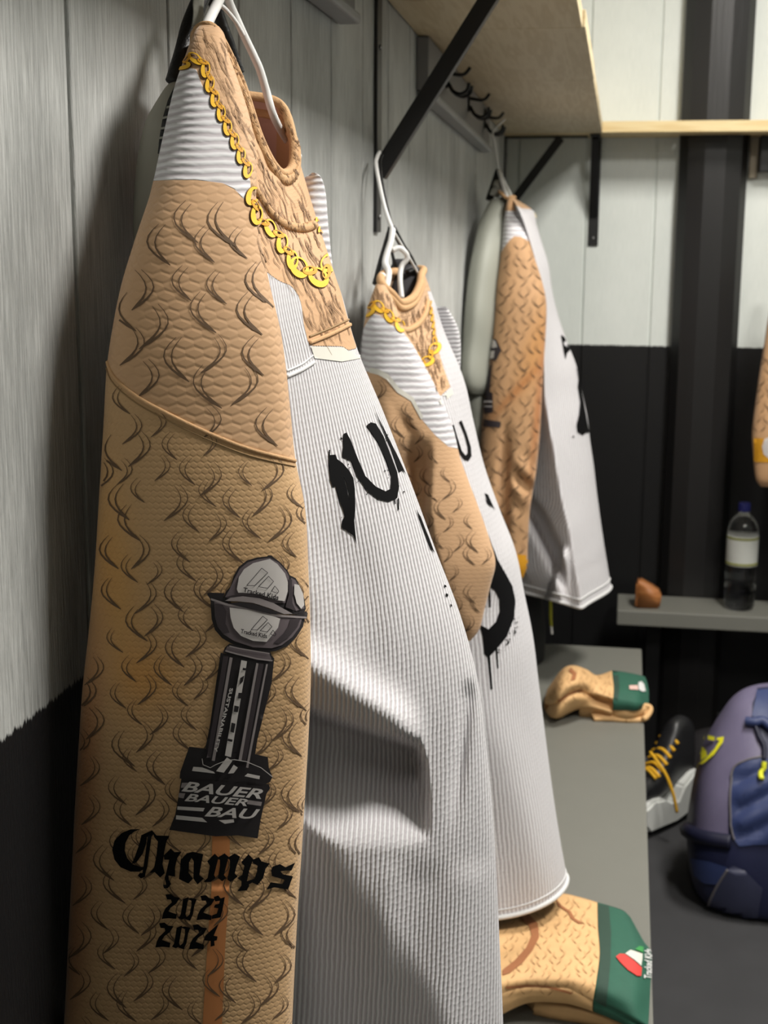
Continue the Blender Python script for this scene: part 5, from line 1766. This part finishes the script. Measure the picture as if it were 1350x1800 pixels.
lp = []
for a, wd, z0, z1 in ((.0, .012, .085, .10), (.012, .030, .075, .125), (.04, .034, .072, .138), (.075, .034, .072, .150), (.11, .033, .075, .185), (.14, .032, .078, .225), (.165, .032, .080, .255), (.20, .033, .082, .262), (.225, .031, .085, .25), (.238, .02, .09, .23)):
    th = np.arange(40) * 2 * math.pi / 40
    c, s = np.cos(th), np.sin(th)
    c, s = np.sign(c) * np.abs(c) ** .8, np.sign(s) * np.abs(s) ** .8
    lp.append(np.array([sk3(a, wd * cc, (z0 + z1) / 2 + (z1 - z0) / 2 * ss) for cc, ss in zip(c, s)]))
grid_obj('boot', cr(np.array(lp), 6), M_boot, sk, True, cap_top=True)
bm = bmesh.new()
pr = [(-.012, .045), (-.008, .085), (.03, .098), (.075, .090), (.10, .062), (.14, .058), (.155, .10), (.20, .125), (.235, .120), (.245, .06), (.225, .028), (.13, .018), (.015, .018)]
for s_ in (-.050, .028):
    for a, z in pr:
        bm.verts.new(sk3(a, s_, z))
bm.verts.ensure_lookup_table()
n = len(pr)
bm.faces.new([bm.verts[i] for i in range(n)])
bm.faces.new([bm.verts[n + i] for i in range(n)])
for i in range(n):
    j = (i + 1) % n
    bm.faces.new([bm.verts[i], bm.verts[j], bm.verts[n + j], bm.verts[n + i]])
bmesh.ops.bevel(bm, geom=bm.edges[:], offset=.006, segments=2, affect='EDGES')
from_bm('blade_holder', bm, M_hold, sk)
bl = [(.005, .012), (.02, .003), (.15, .001), (.26, .003), (.285, .012), (.27, .03), (.02, .03)]
bm = bmesh.new()
for s_ in (-.002, .002):
    for a, z in bl:
        bm.verts.new(sk3(a, s_, z))
bm.verts.ensure_lookup_table()
n = len(bl)
bm.faces.new([bm.verts[i] for i in range(n)])
bm.faces.new([bm.verts[n + i] for i in range(n)])
for i in range(n):
    j = (i + 1) % n
    bm.faces.new([bm.verts[i], bm.verts[j], bm.verts[n + j], bm.verts[n + i]])
from_bm('blade', bm, plain('blade_steel', (120, 122, 126), .3, .05, 40, metal=.9), sk)
for i in range(7):
    a = .06 + i * .015
    z = .142 + max(0, a - .08) * .95
    tube('lace', cr([sk3(a - .004, -.030, z), sk3(a, 0, z + .014), sk3(a + .004, .030, z)], 5), .0045, M_lace, sk, 8)
tube('lace', cr([at(1143, 1322, 3.2), at(1158, 1342, 3.17), at(1172, 1365, 3.16), at(1183, 1395, 3.155), at(1190, 1428, 3.15)], 6), .004, M_lace, sk, 8)

bb = thing('gear_bag', 'dark crumpled gear bag on the floor against the far wall', 'bag')
lp = []
for z, g1, g2 in ((.003, .16, .10), (.04, .17, .11), (.09, .165, .11), (.13, .14, .09), (.155, .09, .05), (.16, .02, .015)):
    th = np.arange(60) * 2 * math.pi / 60
    lp.append(np.stack([.68 + g1 * np.cos(th), 3.55 + g2 * np.sin(th), np.full(60, z)], 1))
G = wrinkle(cr(np.array(lp), 6), .014, 36, 6)
G[..., 2] = np.maximum(G[..., 2], .002)
grid_obj('body', G, plain('charcoal_nylon', (40, 38, 40), .5, .2, 20, bump=.3, bscale=90), bb, True)
tube('handle', cr([(.60, 3.45, .10), (.63, 3.43, .15), (.70, 3.43, .155), (.74, 3.45, .10)], 6), .008, M_dark, bb, 8)
